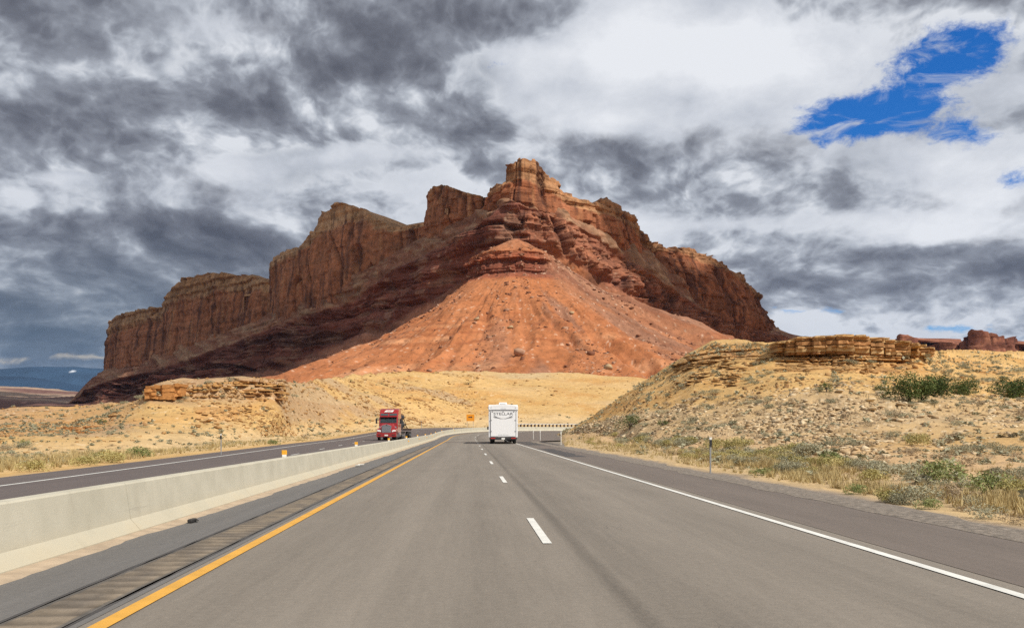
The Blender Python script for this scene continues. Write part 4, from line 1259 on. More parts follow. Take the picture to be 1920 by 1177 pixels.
for sx_ in (-1, 1):   # wings
    bm = bmesh.new()
    a0 = [(0.12, 0.72), (0.10, 1.05), (0.26, 1.30), (0.62, 1.46), (1.15, 1.48), (1.6, 1.28), (1.85, 0.9), (1.85, 0.72), (1.62, 0.72), (1.45, 1.05), (1.15, 1.2), (0.8, 1.2), (0.52, 1.05), (0.42, 0.72)]
    prism(bm, a0, sx_ * 0.62, sx_ * 1.18)
    bm_obj("wing", bm, M_red, TR, bevel=0.03)
    bm = bmesh.new()
    prism(bm, [(0.64 * sx_, 1.02), (1.13 * sx_, 1.10), (1.12 * sx_, 1.30), (0.80 * sx_, 1.27), (0.66 * sx_, 1.18)], 0.055, 0.20, axis='y')
    bm_obj("headlight", bm, M_lamp, TR, bevel=0.015)
bm = bmesh.new()
prism(bm, [(-1.2, 0.42), (1.2, 0.42), (1.22, 0.80), (1.1, 0.92), (-1.1, 0.92), (-1.22, 0.80)], -0.12, 0.35, axis='y')
bump_o = bm_obj("bumper", bm, M_red, TR, bevel=0.05, seg=2)
for x_ in (-0.85, 0.85):
    bm = bmesh.new(); box_mesh(bm, (x_, -0.125, 0.66), (0.36, 0.02, 0.09)); bm_obj("fog_light", bm, M_blackp, bump_o)
bm = bmesh.new(); box_mesh(bm, (0, -0.135, 0.62), (0.42, 0.02, 0.17)); bm_obj("number_plate", bm, M_refw, bump_o)
bm = bmesh.new(); prism(bm, [(-0.55, 0.93), (0.55, 0.93), (0.58, 1.72), (0.3, 1.80), (-0.3, 1.80), (-0.58, 1.72)], -0.06, 0.14, axis='y')
gr_o = bm_obj("grille", bm, M_grille, TR, bevel=0.02)
bm = bmesh.new()
for k_ in range(9): box_mesh(bm, (-0.44 + 0.11 * k_, -0.075, 1.33), (0.025, 0.02, 0.72))
bm_obj("grille_bar", bm, M_chrome, gr_o)
bm = bmesh.new(); prism(bm, [(-0.66, 1.70), (-0.3, 1.82), (-0.1, 1.84), (0, 1.92), (0.1, 1.84), (0.3, 1.82), (0.66, 1.70), (0.64, 1.76), (0.3, 1.89), (0.12, 1.91), (0, 1.99), (-0.12, 1.91), (-0.3, 1.89), (-0.64, 1.76)], -0.08, 0.3, axis='y')
bm_obj("grille_surround", bm, M_chrome, TR)
bm = bmesh.new()
v_ = [bm.verts.new(p) for p in ((-1.03, 1.735, 2.16), (1.03, 1.735, 2.16), (0.98, 2.085, 2.84), (-0.98, 2.085, 2.84))]
bm.faces.new(v_)
bmesh.ops.solidify(bm, geom=bm.faces[:], thickness=0.03)
ws = bm_obj("windscreen", bm, M_glass, TR)
bm = bmesh.new(); box_mesh(bm, (0, 1.89, 2.5), (0.05, 0.03, 0.72), rot=None)
for v in bm.verts: v.co.y += (v.co.z - 2.5) * 0.515 - 0.03
bm_obj("windscreen_post", bm, M_blackp, ws)
bm = bmesh.new()
prism(bm, [(-1.1, 2.86), (1.1, 2.86), (1.05, 2.98), (-1.05, 2.98)], 1.80, 2.2, axis='y')
bm_obj("sun_visor", bm, M_red, TR, bevel=0.02)
for sx_ in (-1, 1):
    bm = bmesh.new(); box_mesh(bm, (0.54 * sx_, 2.30, 3.20), (0.92, 0.05, 0.24))
    for v in bm.verts: v.co.y += (v.co.z - 3.2) * 0.66
    bm_obj("sleeper_window", bm, M_glass, TR)
    bm = bmesh.new(); box_mesh(bm, (1.185 * sx_, 2.55, 2.45), (0.03, 0.85, 0.62)); bm_obj("side_window", bm, M_glass, TR, bevel=0.01)
    bm = bmesh.new(); box_mesh(bm, (1.50 * sx_, 1.95, 2.35), (0.20, 0.10, 0.62), mat=0); cyl(bm, (1.15 * sx_, 2.0, 2.55), (1.45 * sx_, 1.95, 2.55), 0.025); cyl(bm, (1.15 * sx_, 2.0, 2.15), (1.45 * sx_, 1.95, 2.15), 0.025)
    bm_obj("mirror", bm, M_blackp, TR)
    bm = bmesh.new(); cyl(bm, (0.98 * sx_, 1.25, 1.62), (0.98 * sx_, 1.32, 1.62), 0.11, seg=14); cyl(bm, (0.98 * sx_, 1.3, 1.4), (0.98 * sx_, 1.3, 1.6), 0.02); bm_obj("bonnet_mirror", bm, M_chrome, TR)
    bm = bmesh.new(); box_mesh(bm, (1.19 * sx_, 4.35, 2.0), (0.02, 1.0, 0.7)); bm_obj("sleeper_door", bm, M_red, TR)
    bm = bmesh.new(); cyl(bm, (1.0 * sx_, 2.5, 0.68), (1.0 * sx_, 4.1, 0.68), 0.34, seg=20); bm_obj("fuel_tank", bm, M_alum, TR)
    bm = bmesh.new(); box_mesh(bm, (1.02 * sx_, 4.6, 0.68), (0.32, 0.7, 0.5)); bm_obj("step_box", bm, M_alum, TR, bevel=0.03)
    wheel(TR, 1.02 * sx_, 0.98, 0.52, 0.30)
    for yy_ in (6.1, 7.4, 14.9, 16.2): wheel(TR, 0.95 * sx_, yy_, 0.52, 0.56)
bm = bmesh.new()      # company panel: white slanted badge
prism(bm, [(-0.62, 3.50), (0.42, 3.50), (0.62, 3.74), (-0.36, 3.74)], 2.505, 2.56, axis='y')
for v in bm.verts: v.co.y += (v.co.z - 3.6) * 0.62
bd_o = bm_obj("badge", bm, M_refw, TR)
text_part("badge_lettering", "CRST", 0.22, M_redprint, bd_o, (0.02, 2.49 + 0.012, 3.62), (R(90 - 31), 0, 0), sx=1.25)
for x_ in (-0.8, -0.4, 0, 0.4, 0.8):
    bm = bmesh.new(); box_mesh(bm, (x_, 3.0, 3.93), (0.12, 0.10, 0.05)); bm_obj("roof_light", bm, M_amber, TR)
bm = bmesh.new(); box_mesh(bm, (0, 8.6, 0.92), (0.9, 14.5, 0.22)); box_mesh(bm, (0, 3.5, 0.72), (0.8, 6.5, 0.25)); bm_obj("chassis", bm, M_blackp, TR)
bm = bmesh.new(); box_mesh(bm, (0, 12.0, 1.42), (2.5, 11.6, 0.12)); box_mesh(bm, (0, 12.0, 1.28), (2.3, 11.4, 0.16)); bm_obj("flatbed", bm, M_deck, TR)
bm = bmesh.new(); box_mesh(bm, (0, 6.28, 1.40), (2.55, 0.08, 0.22)); bm_obj("deck_end", bm, M_alum, TR)
LD = empty("machinery_load", (0, 0, 0)); tag(LD, "dark machine with cylinders and hoses chained on the flatbed behind the red cab", "machinery")
bm = bmesh.new(); box_mesh(bm, (0.45, 7.6, 1.80), (1.3, 1.6, 0.6)); box_mesh(bm, (0.2, 8.8, 1.95), (1.7, 1.2, 0.9)); bm_obj("machine_body", bm, M_machine, LD, bevel=0.08)
bm = bmesh.new()
for (x_, z_, r_) in ((0.75, 2.35, 0.34), (0.25, 2.5, 0.36), (0.95, 2.95, 0.28), (0.55, 3.15, 0.30), (1.02, 1.95, 0.26)): cyl(bm, (x_, 7.0, z_), (x_, 8.6, z_), r_, seg=18)
bm_obj("cylinder_tank", bm, M_machine, LD)
bm = bmesh.new()
for (x_, z_) in ((0.75, 2.35), (1.02, 1.95), (0.55, 3.15), (0.35, 1.9), (0.95, 2.95)): cyl(bm, (x_, 6.95, z_), (x_, 7.0, z_), 0.11, seg=12)
bm_obj("end_cap", bm, M_alum, LD)
for (a_, b_) in (((1.1, 7.5, 3.2), (1.15, 11.8, 1.5)), ((0.2, 7.5, 3.3), (1.1, 10.4, 1.5)), ((0.9, 9.0, 2.4), (1.2, 12.4, 1.48))):
    bm = bmesh.new(); cyl(bm, a_, b_, 0.045, seg=8); bm_obj("strap", bm, M_deck, LD)
tp = path(109.0, -0.0)
tx0, ty0 = (724.5 - U0) / F * 107.5, 107.5
tz0 = float(path(107.5, -15.5)[2])
for ob_ in (TR, LD):
    ob_.location = (tx0, ty0, tz0 + (0.02 if ob_ is TR else 0.02))
    ob_.rotation_euler = (0, 0, R(2.86 - 2.5))

# ---- white travel trailer seen from behind
RV = empty("camper_trailer", (0, 0, 0))
tag(RV, "tall white camper trailer seen from behind in the right lane", "camper")
W = 2.62
bm = bmesh.new()
prism(bm, [(0.0, 0.62), (9.6, 0.62), (9.6, 3.55), (9.0, 3.72), (0.35, 3.74), (0.10, 3.60), (0.0, 3.30)], -W / 2, W / 2)
RVb = bm_obj("body", bm, M_vwhite, RV, bevel=0.045, seg=2)
bm = bmesh.new(); prism(bm, [(-W / 2 - 0.03, 3.22), (W / 2 + 0.03, 3.22), (W / 2 + 0.03, 3.60), (W / 2 - 0.25, 3.70), (0, 3.80), (-W / 2 + 0.25, 3.70), (-W / 2 - 0.03, 3.60)], -0.06, 0.5, axis='y')
bm_obj("rear_cap", bm, M_vwhite, RV, bevel=0.04)
bm = bmesh.new(); box_mesh(bm, (0, -0.03, 1.92), (2.22, 0.06, 2.42)); ramp_o = bm_obj("ramp_door", bm, M_vwhite, RV, bevel=0.012)
bm = bmesh.new()
x0_, x1_, z0_, z1_ = -1.14, 1.14, 0.68, 3.16
for (a_, b_) in (((x0_, z0_ + .1), (x0_, z1_ - .12)), ((x1_, z0_ + .1), (x1_, z1_ - .12)), ((x0_ + .12, z1_), (x1_ - .12, z1_)), ((x0_ + .12, z0_), (x1_ - .12, z0_)),
                 ((x0_, z1_ - .12), (x0_ + .12, z1_)), ((x1_, z1_ - .12), (x1_ - .12, z1_)), ((x0_, z0_ + .1), (x0_ + .12, z0_)), ((x1_, z0_ + .1), (x1_ - .12, z0_))):
    cyl(bm, (a_[0], -0.035, a_[1]), (b_[0], -0.035, b_[1]), 0.028, seg=6)
bm_obj("door_seal", bm, M_trim, ramp_o)
bm = bmesh.new()
for x_ in (-1.22, 1.22):
    for z_ in (2.25, 1.2): box_mesh(bm, (x_ * 0.9, -0.07, z_), (0.16, 0.04, 0.05))
for x_ in (-0.95, 0, 0.95): box_mesh(bm, (x_, -0.08, 3.08), (0.12, 0.04, 0.05))
bm_obj("latch", bm, M_trim, ramp_o)
bm = bmesh.new(); box_mesh(bm, (0, -0.075, 3.225), (W + 0.02, 0.03, 0.03)); bm_obj("drip_rail", bm, M_trim, RV)
bm = bmesh.new()
for sx_ in (-1, 1):
    prism(bm, [(1.06 * sx_, 3.42), (1.14 * sx_, 3.42), (1.06 * sx_, 3.52)], -0.075, -0.055, axis='y')
box_mesh(bm, (0, -0.065, 3.36), (0.5, 0.012, 0.02))
bm_obj("marker_mark", bm, M_print, RV)
t_ = text_part("lettering", "STELLAR", 0.36, M_print, ramp_o, (0, -0.068, 2.86), (R(90), 0, 0), sx=1.28)
bm = bmesh.new()      # swoosh: two mirrored tapering strokes meeting in a shallow bowl
for sx_ in (-1, 1):
    for (pts_, w_) in (([(0, 2.40), (0.25, 2.41), (0.5, 2.50), (0.72, 2.62), (0.80, 2.66)], 0.035), ([(0.42, 2.50), (0.6, 2.53), (0.75, 2.56), (0.86, 2.64)], 0.02), ([(0.45, 2.46), (0.62, 2.46), (0.8, 2.50), (0.88, 2.57)], 0.012)):
        n_p = len(pts_)
        up = [(sx_ * a, b_ + w_ * math.sin(math.pi * (i + 0.3) / n_p)) for i, (a, b_) in enumerate(pts_)]
        dn = [(sx_ * a, b_ - w_ * math.sin(math.pi * (i + 0.3) / n_p)) for i, (a, b_) in enumerate(pts_)]
        prism(bm, up + dn[::-1], -0.072, -0.06, axis='y')
bm_obj("swoosh_emblem", bm, M_print, ramp_o)
bm = bmesh.new()
for k_ in range(7): box_mesh(bm, (-0.42 + 0.14 * k_, -0.066, 0.86), (0.09, 0.008, 0.035))
bm_obj("small_print", bm, M_trim, ramp_o)
bm = bmesh.new(); box_mesh(bm, (0.0, 3.6, 3.89), (0.75, 0.95, 0.34)); bm_obj("air_conditioner", bm, M_vwhite, RV, bevel=0.07, seg=2)
bm = bmesh.new(); box_mesh(bm, (0.0, 3.12, 3.87), (0.5, 0.02, 0.14)); bm_obj("air_conditioner_grille", bm, M_trim, RV)
bm = bmesh.new(); box_mesh(bm, (0, -0.10, 0.50), (2.45, 0.16, 0.20)); rb_ = bm_obj("bumper", bm, M_blackp, RV, bevel=0.02)
bm = bmesh.new(); box_mesh(bm, (0.0, -0.19, 0.50), (0.30, 0.02, 0.16)); bm_obj("number_plate", bm, M_refw, rb_)
for sx_ in (-1, 1):
    bm = bmesh.new(); box_mesh(bm, (0.92 * sx_, -0.19, 0.54), (0.42, 0.03, 0.10)); bm_obj("tail_light", bm, M_tail, RV, bevel=0.01)
    for yy_ in (3.0, 3.95, 0.9): wheel(RV, 1.04 * sx_, yy_, 0.38, 0.26, M_trim)
bm = bmesh.new(); box_mesh(bm, (0.35, 0.5, 0.28), (0.5, 0.6, 0.22)); cyl(bm, (-0.9, 1, 0.45), (0.9, 1, 0.45), 0.06); cyl(bm, (0.1, -0.1, 0.42), (0.45, -0.15, 0.18), 0.05); bm_obj("undercarriage", bm, M_blackp, RV)
# the pickup that tows it shows only its left mirror
TW = empty("pickup_truck", (0, 0, 0))
tag(TW, "pickup towing the white camper, only its left door mirror showing", "pickup")
bm = bmesh.new(); prism(bm, [(9.0, 0.7), (14.6, 0.7), (14.6, 1.25), (13.2, 1.35), (12.6, 1.95), (10.8, 1.98), (10.6, 1.3), (9.0, 1.25)], -1.0, 1.0); bm_obj("body", bm, M_blackp, TW, bevel=0.05)
for sx_ in (-1, 1):
    bm = bmesh.new(); box_mesh(bm, (1.42 * sx_, 12.4, 1.52), (0.22, 0.10, 0.32)); cyl(bm, (0.95 * sx_, 12.4, 1.45), (1.4 * sx_, 12.4, 1.5), 0.03); bm_obj("mirror", bm, M_blackp, TW, bevel=0.02)
    for yy_ in (9.9, 13.6): wheel(TW, 0.88 * sx_, yy_, 0.4, 0.27, M_trim)
yr = 83.0
rx = (943.5 - U0) / F * yr
for ob_ in (RV, TW):
    ob_.location = (rx, yr, float(path(yr, 1.5)[2]) + 0.012)
    ob_.rotation_euler = (0, 0, R(1.2))
    ob_.scale = (1.05, 1.0, 0.985)

# ================================================================== sign, posts, guardrail
M_osign = simple("orange sign face", (0.80, 0.30, 0.015), 0.5, var=0.04)
SG = empty("road_sign", (0, 0, 0)); tag(SG, "orange square road sign with black right arrow on two thin posts", "sign")
sy = 196.0
sx0 = (882.0 - U0) / F * sy
zb_ = Z(803.5, sy)
zlo, zhi = Z(789.0, sy), Z(776.5, sy)
bm = bmesh.new(); box_mesh(bm, (0, 0, (zlo + zhi) / 2 - zb_), (1.75, 0.03, zhi - zlo)); pl_ = bm_obj("sign_panel", bm, M_osign, SG)
zc_ = (zlo + zhi) / 2 - zb_ + 0.12
bm = bmesh.new(); prism(bm, [(-0.45, zc_ - .10), (0.18, zc_ - .10), (0.18, zc_ - .22), (0.48, zc_), (0.18, zc_ + .22), (0.18, zc_ + .10), (-0.45, zc_ + .10)], -0.024, -0.018, axis='y'); bm_obj("arrow", bm, M_blackp, pl_)
for x_ in (-0.72, 0.62):
    bm = bmesh.new(); box_mesh(bm, (x_, 0.05, (zlo - zb_ + 0.2 - 0.5) / 2), (0.08, 0.06, zlo - zb_ + 0.2 + 0.5)); bm_obj("post", bm, M_steel, SG)
SG.location = (sx0, sy, zb_)

def post(u, vb, vt, Y, label, zb=None, w=0.06, white=False, group=None):
    o_ = empty("delineator_post", (0, 0, 0)); tag(o_, label, "post", group)
    z0_, z1_ = (Z(vb, Y) if zb is None else zb), Z(vt, Y)
    h_ = z1_ - z0_
    bm = bmesh.new(); cyl(bm, (0, 0, -0.3), (0, 0, h_ - 0.02), w * 0.45, seg=8)
    bm_obj("shaft", bm, M_refw if white else M_steel, o_)
    bm = bmesh.new(); box_mesh(bm, (0, -0.035, h_ - 0.20), (w * 1.3, 0.02, 0.22)); bm_obj("reflector_plate", bm, M_blackp if not white else M_refw, o_)
    bm = bmesh.new(); box_mesh(bm, (0, -0.02, h_ - 0.045), (w * 1.2, 0.05, 0.08)); bm_obj("cap", bm, M_refw, o_)
    o_.location = ((u - U0) / F * Y, Y, z0_)
    return o_
post(1332, 884, 819, 28.5, "steel delineator post with white cap at the right roadside", w=0.062)
post(1052, 832, 808, 84, "thin white post on the verge where the right hill begins", w=0.07, white=True)
post(1000, 823, 806.5, 118, "leftmost thin white post on the dark gore beyond the camper", w=0.07, white=True)
post(1013, 826, 806, 108, "taller white post on the dark gore beyond the camper", w=0.07, white=True)
post(414.5, 847, 813, 52, "grey post at the far verge below the ochre hill", w=0.07)
post(790, 806, 789, 175, "slim grey post right of the red truck at the foot of the cut slope", w=0.10)

GRL = empty("guardrail", (0, 0, 0)); tag(GRL, "steel guardrail on short posts behind the barrier at the bend", "guardrail")
goff = lambda s_: l_edge(s_) - 0.6
s = np.arange(205, 262, 1.5)
bm_rows = []
for (do, hz) in ((0.0, 0.52), (0.05, 0.57), (0.0, 0.64), (0.05, 0.70), (0.0, 0.76), (-0.06, 0.76), (-0.06, 0.52)):
    p = path(s, goff(s) + do, 0); p[:, 2] += hz + 0.22; bm_rows.append(p)
G = np.array(bm_rows + [bm_rows[0]])
grid_obj("rail", G, [simple("pale rail", (0.62, 0.60, 0.55), 0.6)], smooth=False, parent=GRL, flip=True)
pm = None
for k_ in range(64):
    sP = 205.6 + k_ * 0.9
    p = path(sP, float(goff(np.array(sP))) - 0.15)
    if pm is None:
        bm = bmesh.new(); box_mesh(bm, (0, 0, 0.40), (0.42, 0.2, 0.95)); o = bm_obj("post", bm, M_deck, GRL); pm = o.data
    else: o = link("post", pm, GRL)
    o.location = p; o.rotation_euler = (0, 0, -heading(sP))
# ================================================================== cloud added to cast shade on the butte
# unseen cloud added out of frame; rim and holes shaped for the butte's shade
hC = 1500.0
ax_, ay_ = SUN.x / SUN.z, SUN.y / SUN.z
nx_, ny_ = 150, 110
cx = np.linspace(-1500, 1300, nx_)[None, :] + 0 * np.zeros((ny_, 1))
cy = np.linspace(600, 2600, ny_)[:, None] + 0 * np.zeros((1, nx_))
# coordinates of the ground point (at z = 0) shaded by each cloud point
edge = 748 + 52 * np.exp(-((cx + 95) / 90.0) ** 2) + 14 * fbm(cx / 160, 0, 0, 3, 901)
inside = sm(cy, edge - 8, edge + 12) * (1 - sm(cy, 2300, 2550)) * sm(cx, -1450, -1250) * (1 - sm(cx, 380, 520))
holes = sm(fbm(cx / 150, cy / 150, 0, 5, 902), 0.08, 0.18) * sm(cy, 860, 900) * (1 - 0.6 * sm(cx, 40, 110))
dens = inside * (1 - holes)
th_ = np.where(dens > 0.35, 1.0, 0.0) * (20 + 150 * np.clip(0.5 + fbm(cx / 120, cy / 120, 0, 5, 903), 0, 1) * sm(dens, 0.35, 1.0))
wx, wy = cx + ax_ * hC, cy + ay_ * hC
top = np.stack([wx, wy, hC + th_], -1)
bot = np.stack([wx, wy, hC - 0.12 * th_], -1)
f = grid_faces(ny_, nx_)
keep = (dens.ravel()[f] > 0.35).all(1)
f = f[keep]
nv_ = nx_ * ny_
faces = [list(q_) for q_ in f] + [list((q_ + nv_)[::-1]) for q_ in f]
from collections import Counter
ec = Counter(); eo = {}
for q_ in f:
    for i in range(4):
        a_, b_ = int(q_[i]), int(q_[(i + 1) % 4]); ec[(min(a_, b_), max(a_, b_))] += 1; eo[(min(a_, b_), max(a_, b_))] = (a_, b_)
for k_, n_c in ec.items():
    if n_c == 1:
        a_, b_ = eo[k_]; faces.append([b_, a_, a_ + nv_, b_ + nv_])
used = sorted({i for q_ in faces for i in q_}); rm = {o_: i for i, o_ in enumerate(used)}
vv = np.concatenate([top.reshape(-1, 3), bot.reshape(-1, 3)])[used]
me = raw_mesh("cloud", vv, [[rm[i] for i in q_] for q_ in faces], [simple("cloud grey white", (0.75, 0.76, 0.78), 1.0, var=0.1, scale=0.01)], smooth=True)
tag(link("cloud", me), "unseen broken cloudbank added high up to shade the butte", kind="structure")
# ================================================================== where things stand on the slopes
class Surf:
    def __init__(self, G, T, U, t0, t1):
        self.G = G.reshape(-1, 3)
        self.N = None
        self.T = T.reshape(-1); self.Ug = U.reshape(-1)
        u, v = proj(G)
        self.u, self.v = u.reshape(-1), v.reshape(-1)
        self.ok = (self.T >= t0) & (self.T <= t1)
        self.idx = np.nonzero(self.ok)[0]
        self.t0 = t0

    def at(self, u, v):
        d = (self.u[self.idx] - u) ** 2 + ((self.v[self.idx] - v)) ** 2
        return self.G[self.idx[int(np.argmin(d))]]

    def scatter(self, n, w, seed):
        """n points, chance ∝ w(u, v, T, G)"""
        r_ = np.random.default_rng(seed)
        ww = np.clip(w(self.u[self.idx], self.v[self.idx], self.T[self.idx], self.G[self.idx]), 0, None).astype(float)
        ww /= ww.sum()
        pick = r_.choice(len(self.idx), n, p=ww, replace=False)
        return self.G[self.idx[pick]]


SR = Surf(GR, tR, uR, 0.6, 6.97)
SL = Surf(GL, tL, uL, 0.6, 6.0)
_tc = np.broadcast_to(np.linspace(0, 1, G_cone.shape[0])[:, None], G_cone.shape[:2])
SC = Surf(G_cone, _tc, proj(G_cone)[0], 0.05, 0.98)


def leaf_mat(name, stops, rough=0.8, var=0.35):
    m_, n_, b = new_mat(name)
    oi = n_.n('ShaderNodeObjectInfo').outputs['Random']
    t = n_.n('ShaderNodeTexCoord').outputs['Object']
    geo = n_.n('ShaderNodeNewGeometry')
    ri = geo.outputs['Random Per Island']
    f = n_.m('ADD', n_.m('MULTIPLY', n_.noise(t, 2.2, 3, 0.6), 0.5), n_.m('MULTIPLY', n_.m('ADD', ri, oi), 0.27))
    n_.put(b.inputs['Base Color'], n_.ramp(f, stops))
    b.inputs['Roughness'].default_value = rough
    b.inputs['Specular IOR Level'].default_value = 0.2
    return m_


M_sage = leaf_mat("sagebrush leaves", [(0.25, (0.20, 0.195, 0.125)), (0.5, (0.31, 0.295, 0.195)), (0.75, (0.43, 0.40, 0.27))])
M_brown = leaf_mat("brown twigs", [(0.25, (0.18, 0.13, 0.085)), (0.5, (0.29, 0.22, 0.14)), (0.75, (0.42, 0.33, 0.21))])
M_straw = leaf_mat("dry grass", [(0.25, (0.27, 0.205, 0.09)), (0.5, (0.42, 0.32, 0.145)), (0.75, (0.56, 0.45, 0.24))])
M_green = leaf_mat("green brush leaves", [(0.25, (0.13, 0.155, 0.055)), (0.5, (0.21, 0.24, 0.085)), (0.75, (0.31, 0.33, 0.14))])
M_yelgr = leaf_mat("rabbitbrush leaves", [(0.25, (0.27, 0.235, 0.085)), (0.5, (0.40, 0.345, 0.13)), (0.75, (0.54, 0.45, 0.20))])
M_junip = leaf_mat("juniper leaves", [(0.2, (0.035, 0.055, 0.018)), (0.5, (0.085, 0.12, 0.035)), (0.8, (0.16, 0.19, 0.06))])
M_bark = simple("bark", (0.11, 0.08, 0.06), 0.9, var=0.3)


def tris_mesh(name, c, size, r_, mat, elong=1.0, up=0.0):
    """little leaf triangles centred on the points c"""
    n = len(c)
    a = r_.normal(size=(n, 3)); a[:, 2] = a[:, 2] * (0.6 if up == 0 else 0.3) + up
    a /= np.linalg.norm(a, axis=1, keepdims=True)
    b_ = np.cross(a, r_.normal(size=(n, 3))); b_ /= np.linalg.norm(b_, axis=1, keepdims=True)
    s_ = (size * r_.uniform(0.6, 1.4, n))[:, None]
    v = np.stack([c - b_ * s_ * 0.5 / elong, c + b_ * s_ * 0.5 / elong, c + a * s_ * elong], 1).reshape(-1, 3)
    return raw_mesh(name, v, np.arange(3 * n).reshape(-1, 3), [mat] if mat else [])


def bush_pts(n, r_, lumps=7, flat=0.75):
    L = r_.normal(size=(lumps, 3)) * [0.17, 0.17, 0.07] + [0, 0, 0.30]
    R_ = r_.uniform(0.16, 0.30, lumps)
    k = r_.integers(0, lumps, n)
    d = r_.normal(size=(n, 3)); d /= np.linalg.norm(d, axis=1, keepdims=True)
    rad = r_.uniform(0.35, 1.0, n) ** 0.5
    p = L[k] + d * (R_[k] * rad)[:, None]
    p[:, 2] = np.abs(p[:, 2]) * flat
    return p


def make_bush(mat, seed, n=900, leaf=0.036, grass=0.0):
    r_ = np.random.default_rng(seed)
    return tris_mesh("shrub", bush_pts(n, r_, int(r_.integers(5, 10))), leaf, r_, mat, elong=1.5, up=grass)


def make_tuft(mat, seed, n=90, h=0.42):
    r_ = np.random.default_rng(seed)
    th = r_.uniform(0, 2 * math.pi, n); rr = r_.uniform(0, 0.14, n) ** 1.0
    base = np.stack([np.cos(th) * rr, np.sin(th) * rr, 0 * rr], 1)
    lean = np.stack([np.cos(th), np.sin(th), 0 * th], 1) * r_.uniform(0.05, 0.55, n)[:, None]
    hh = h * r_.uniform(0.55, 1.15, n)
    tip = base + (lean + [0, 0, 1]) * hh[:, None]
    side = np.stack([-np.sin(th + 0.7), np.cos(th + 0.7), 0 * th], 1) * 0.011
    v = np.stack([base - side, base + side, tip], 1).reshape(-1, 3)
    return raw_mesh("grass", v, np.arange(3 * n).reshape(-1, 3), [mat])


KIND = {
    "sage": [make_bush(M_sage, 10 + i) for i in range(5)],
    "brown": [make_bush(M_brown, 20 + i, 700, 0.034) for i in range(4)],
    "green": [make_bush(M_green, 30 + i, 1000, 0.038) for i in range(3)],
    "yellow": [make_bush(M_yelgr, 40 + i, 1100, 0.036, 0.8) for i in range(3)],
    "straw": [make_tuft(M_straw, 50 + i) for i in range(5)],
}
NAME = {"sage": ("sagebrush", "shrub"), "brown": ("dry_shrub", "shrub"), "green": ("green_shrub", "shrub"), "yellow": ("rabbitbrush", "shrub"), "straw": ("grass_tuft", "grass tuft")}
BASELAB = {
    "sage": "small grey-green sagebrush", "brown": "low brown twiggy shrub", "green": "small leafy green shrub",
    "yellow": "yellow-green rabbitbrush", "straw": "tuft of dry straw-coloured grass"}


def plant(kind, p, size, where, sz=1.0):
    ms = KIND[kind]
    o_ = link(NAME[kind][0], ms[int(rng.integers(len(ms)))])
    o_.location = (p[0], p[1], p[2] - 0.03 * size)
    o_.rotation_euler = (0, 0, float(rng.uniform(0, 6.28)))
    w_ = size * float(rng.uniform(0.85, 1.15))
    o_.scale = (w_, w_ * float(rng.uniform(0.8, 1.2)), size * sz)
    if kind == "straw": lab, grp = BASELAB[kind] + " " + where, "dry grass tufts " + where
    else: lab, grp = BASELAB[kind] + " " + where, NAME[kind][0] + " " + where
    return tag(o_, lab, NAME[kind][1], grp)


def merged(name, variants, pts, sizes, mat, seed, label, cat, flat=1.0, tilt=0.3):
    """thousands of small pieces as one object"""
    r_ = np.random.default_rng(seed)
    V, Fc, off = [], [], 0
    which = r_.integers(0, len(variants), len(pts))
    for k, (bv, bf) in enumerate(variants):
        sel = which == k
        m = int(sel.sum())
        if not m: continue
        a = r_.uniform(0, 6.283, m); ca, sa = np.cos(a), np.sin(a)
        ti = r_.normal(size=m) * tilt; ct, st = np.cos(ti), np.sin(ti)
        Rz = np.zeros((m, 3, 3)); Rz[:, 0, 0] = ca; Rz[:, 0, 1] = -sa; Rz[:, 1, 0] = sa; Rz[:, 1, 1] = ca; Rz[:, 2, 2] = 1
        Rx = np.zeros((m, 3, 3)); Rx[:, 0, 0] = 1; Rx[:, 1, 1] = ct; Rx[:, 1, 2] = -st; Rx[:, 2, 1] = st; Rx[:, 2, 2] = ct
        M = Rx @ Rz
        sc_ = sizes[sel][:, None] * np.stack([r_.uniform(0.7, 1.3, m), r_.uniform(0.7, 1.3, m), flat * r_.uniform(0.7, 1.3, m)], 1)
        vv = bv[None] * sc_[:, None, :]
        vv = np.einsum('mij,mnj->mni', M, vv) + pts[sel][:, None, :]
        V.append(vv.reshape(-1, 3))
        Fc.append((bf[None] + (np.arange(m) * len(bv))[:, None, None] + off).reshape(-1, bf.shape[1]))
        off += m * len(bv)
    me = raw_mesh(name, np.concatenate(V), np.concatenate(Fc), [mat])
    return tag(link(name, me), label, cat, kind="stuff")


def rock_variant(seed, n=13):
    r_ = np.random.default_rng(seed)
    bm = bmesh.new()
    for _ in range(n):
        d = r_.normal(size=3); d /= np.linalg.norm(d)
        d = np.sign(d) * np.abs(d) ** 0.7
        bm.verts.new(d * r_.uniform(0.42, 0.6))
    bmesh.ops.convex_hull(bm, input=bm.verts[:])
    for v in [v for v in bm.verts if not v.link_faces]: bm.verts.remove(v)
    bmesh.ops.triangulate(bm, faces=bm.faces[:])
    bm.verts.index_update()
    v = np.array([p.co[:] for p in bm.verts]); f_ = np.array([[q_.index for q_ in fc.verts] for fc in bm.faces])
    bm.free()
    return v, f_


def rock_stone(name, stops):
    m_, n_, b = new_mat(name)
    t = n_.n('ShaderNodeTexCoord').outputs['Object']
    geo = n_.n('ShaderNodeNewGeometry')
    f = n_.m('ADD', n_.m('MULTIPLY', geo.outputs['Random Per Island'], 0.6), n_.m('MULTIPLY', n_.noise(t, 3.0, 4, 0.6), 0.4))
    n_.put(b.inputs['Base Color'], n_.ramp(f, stops))
    b.inputs['Roughness'].default_value = 0.92
    b.inputs['Specular IOR Level'].default_value = 0.15
    return m_


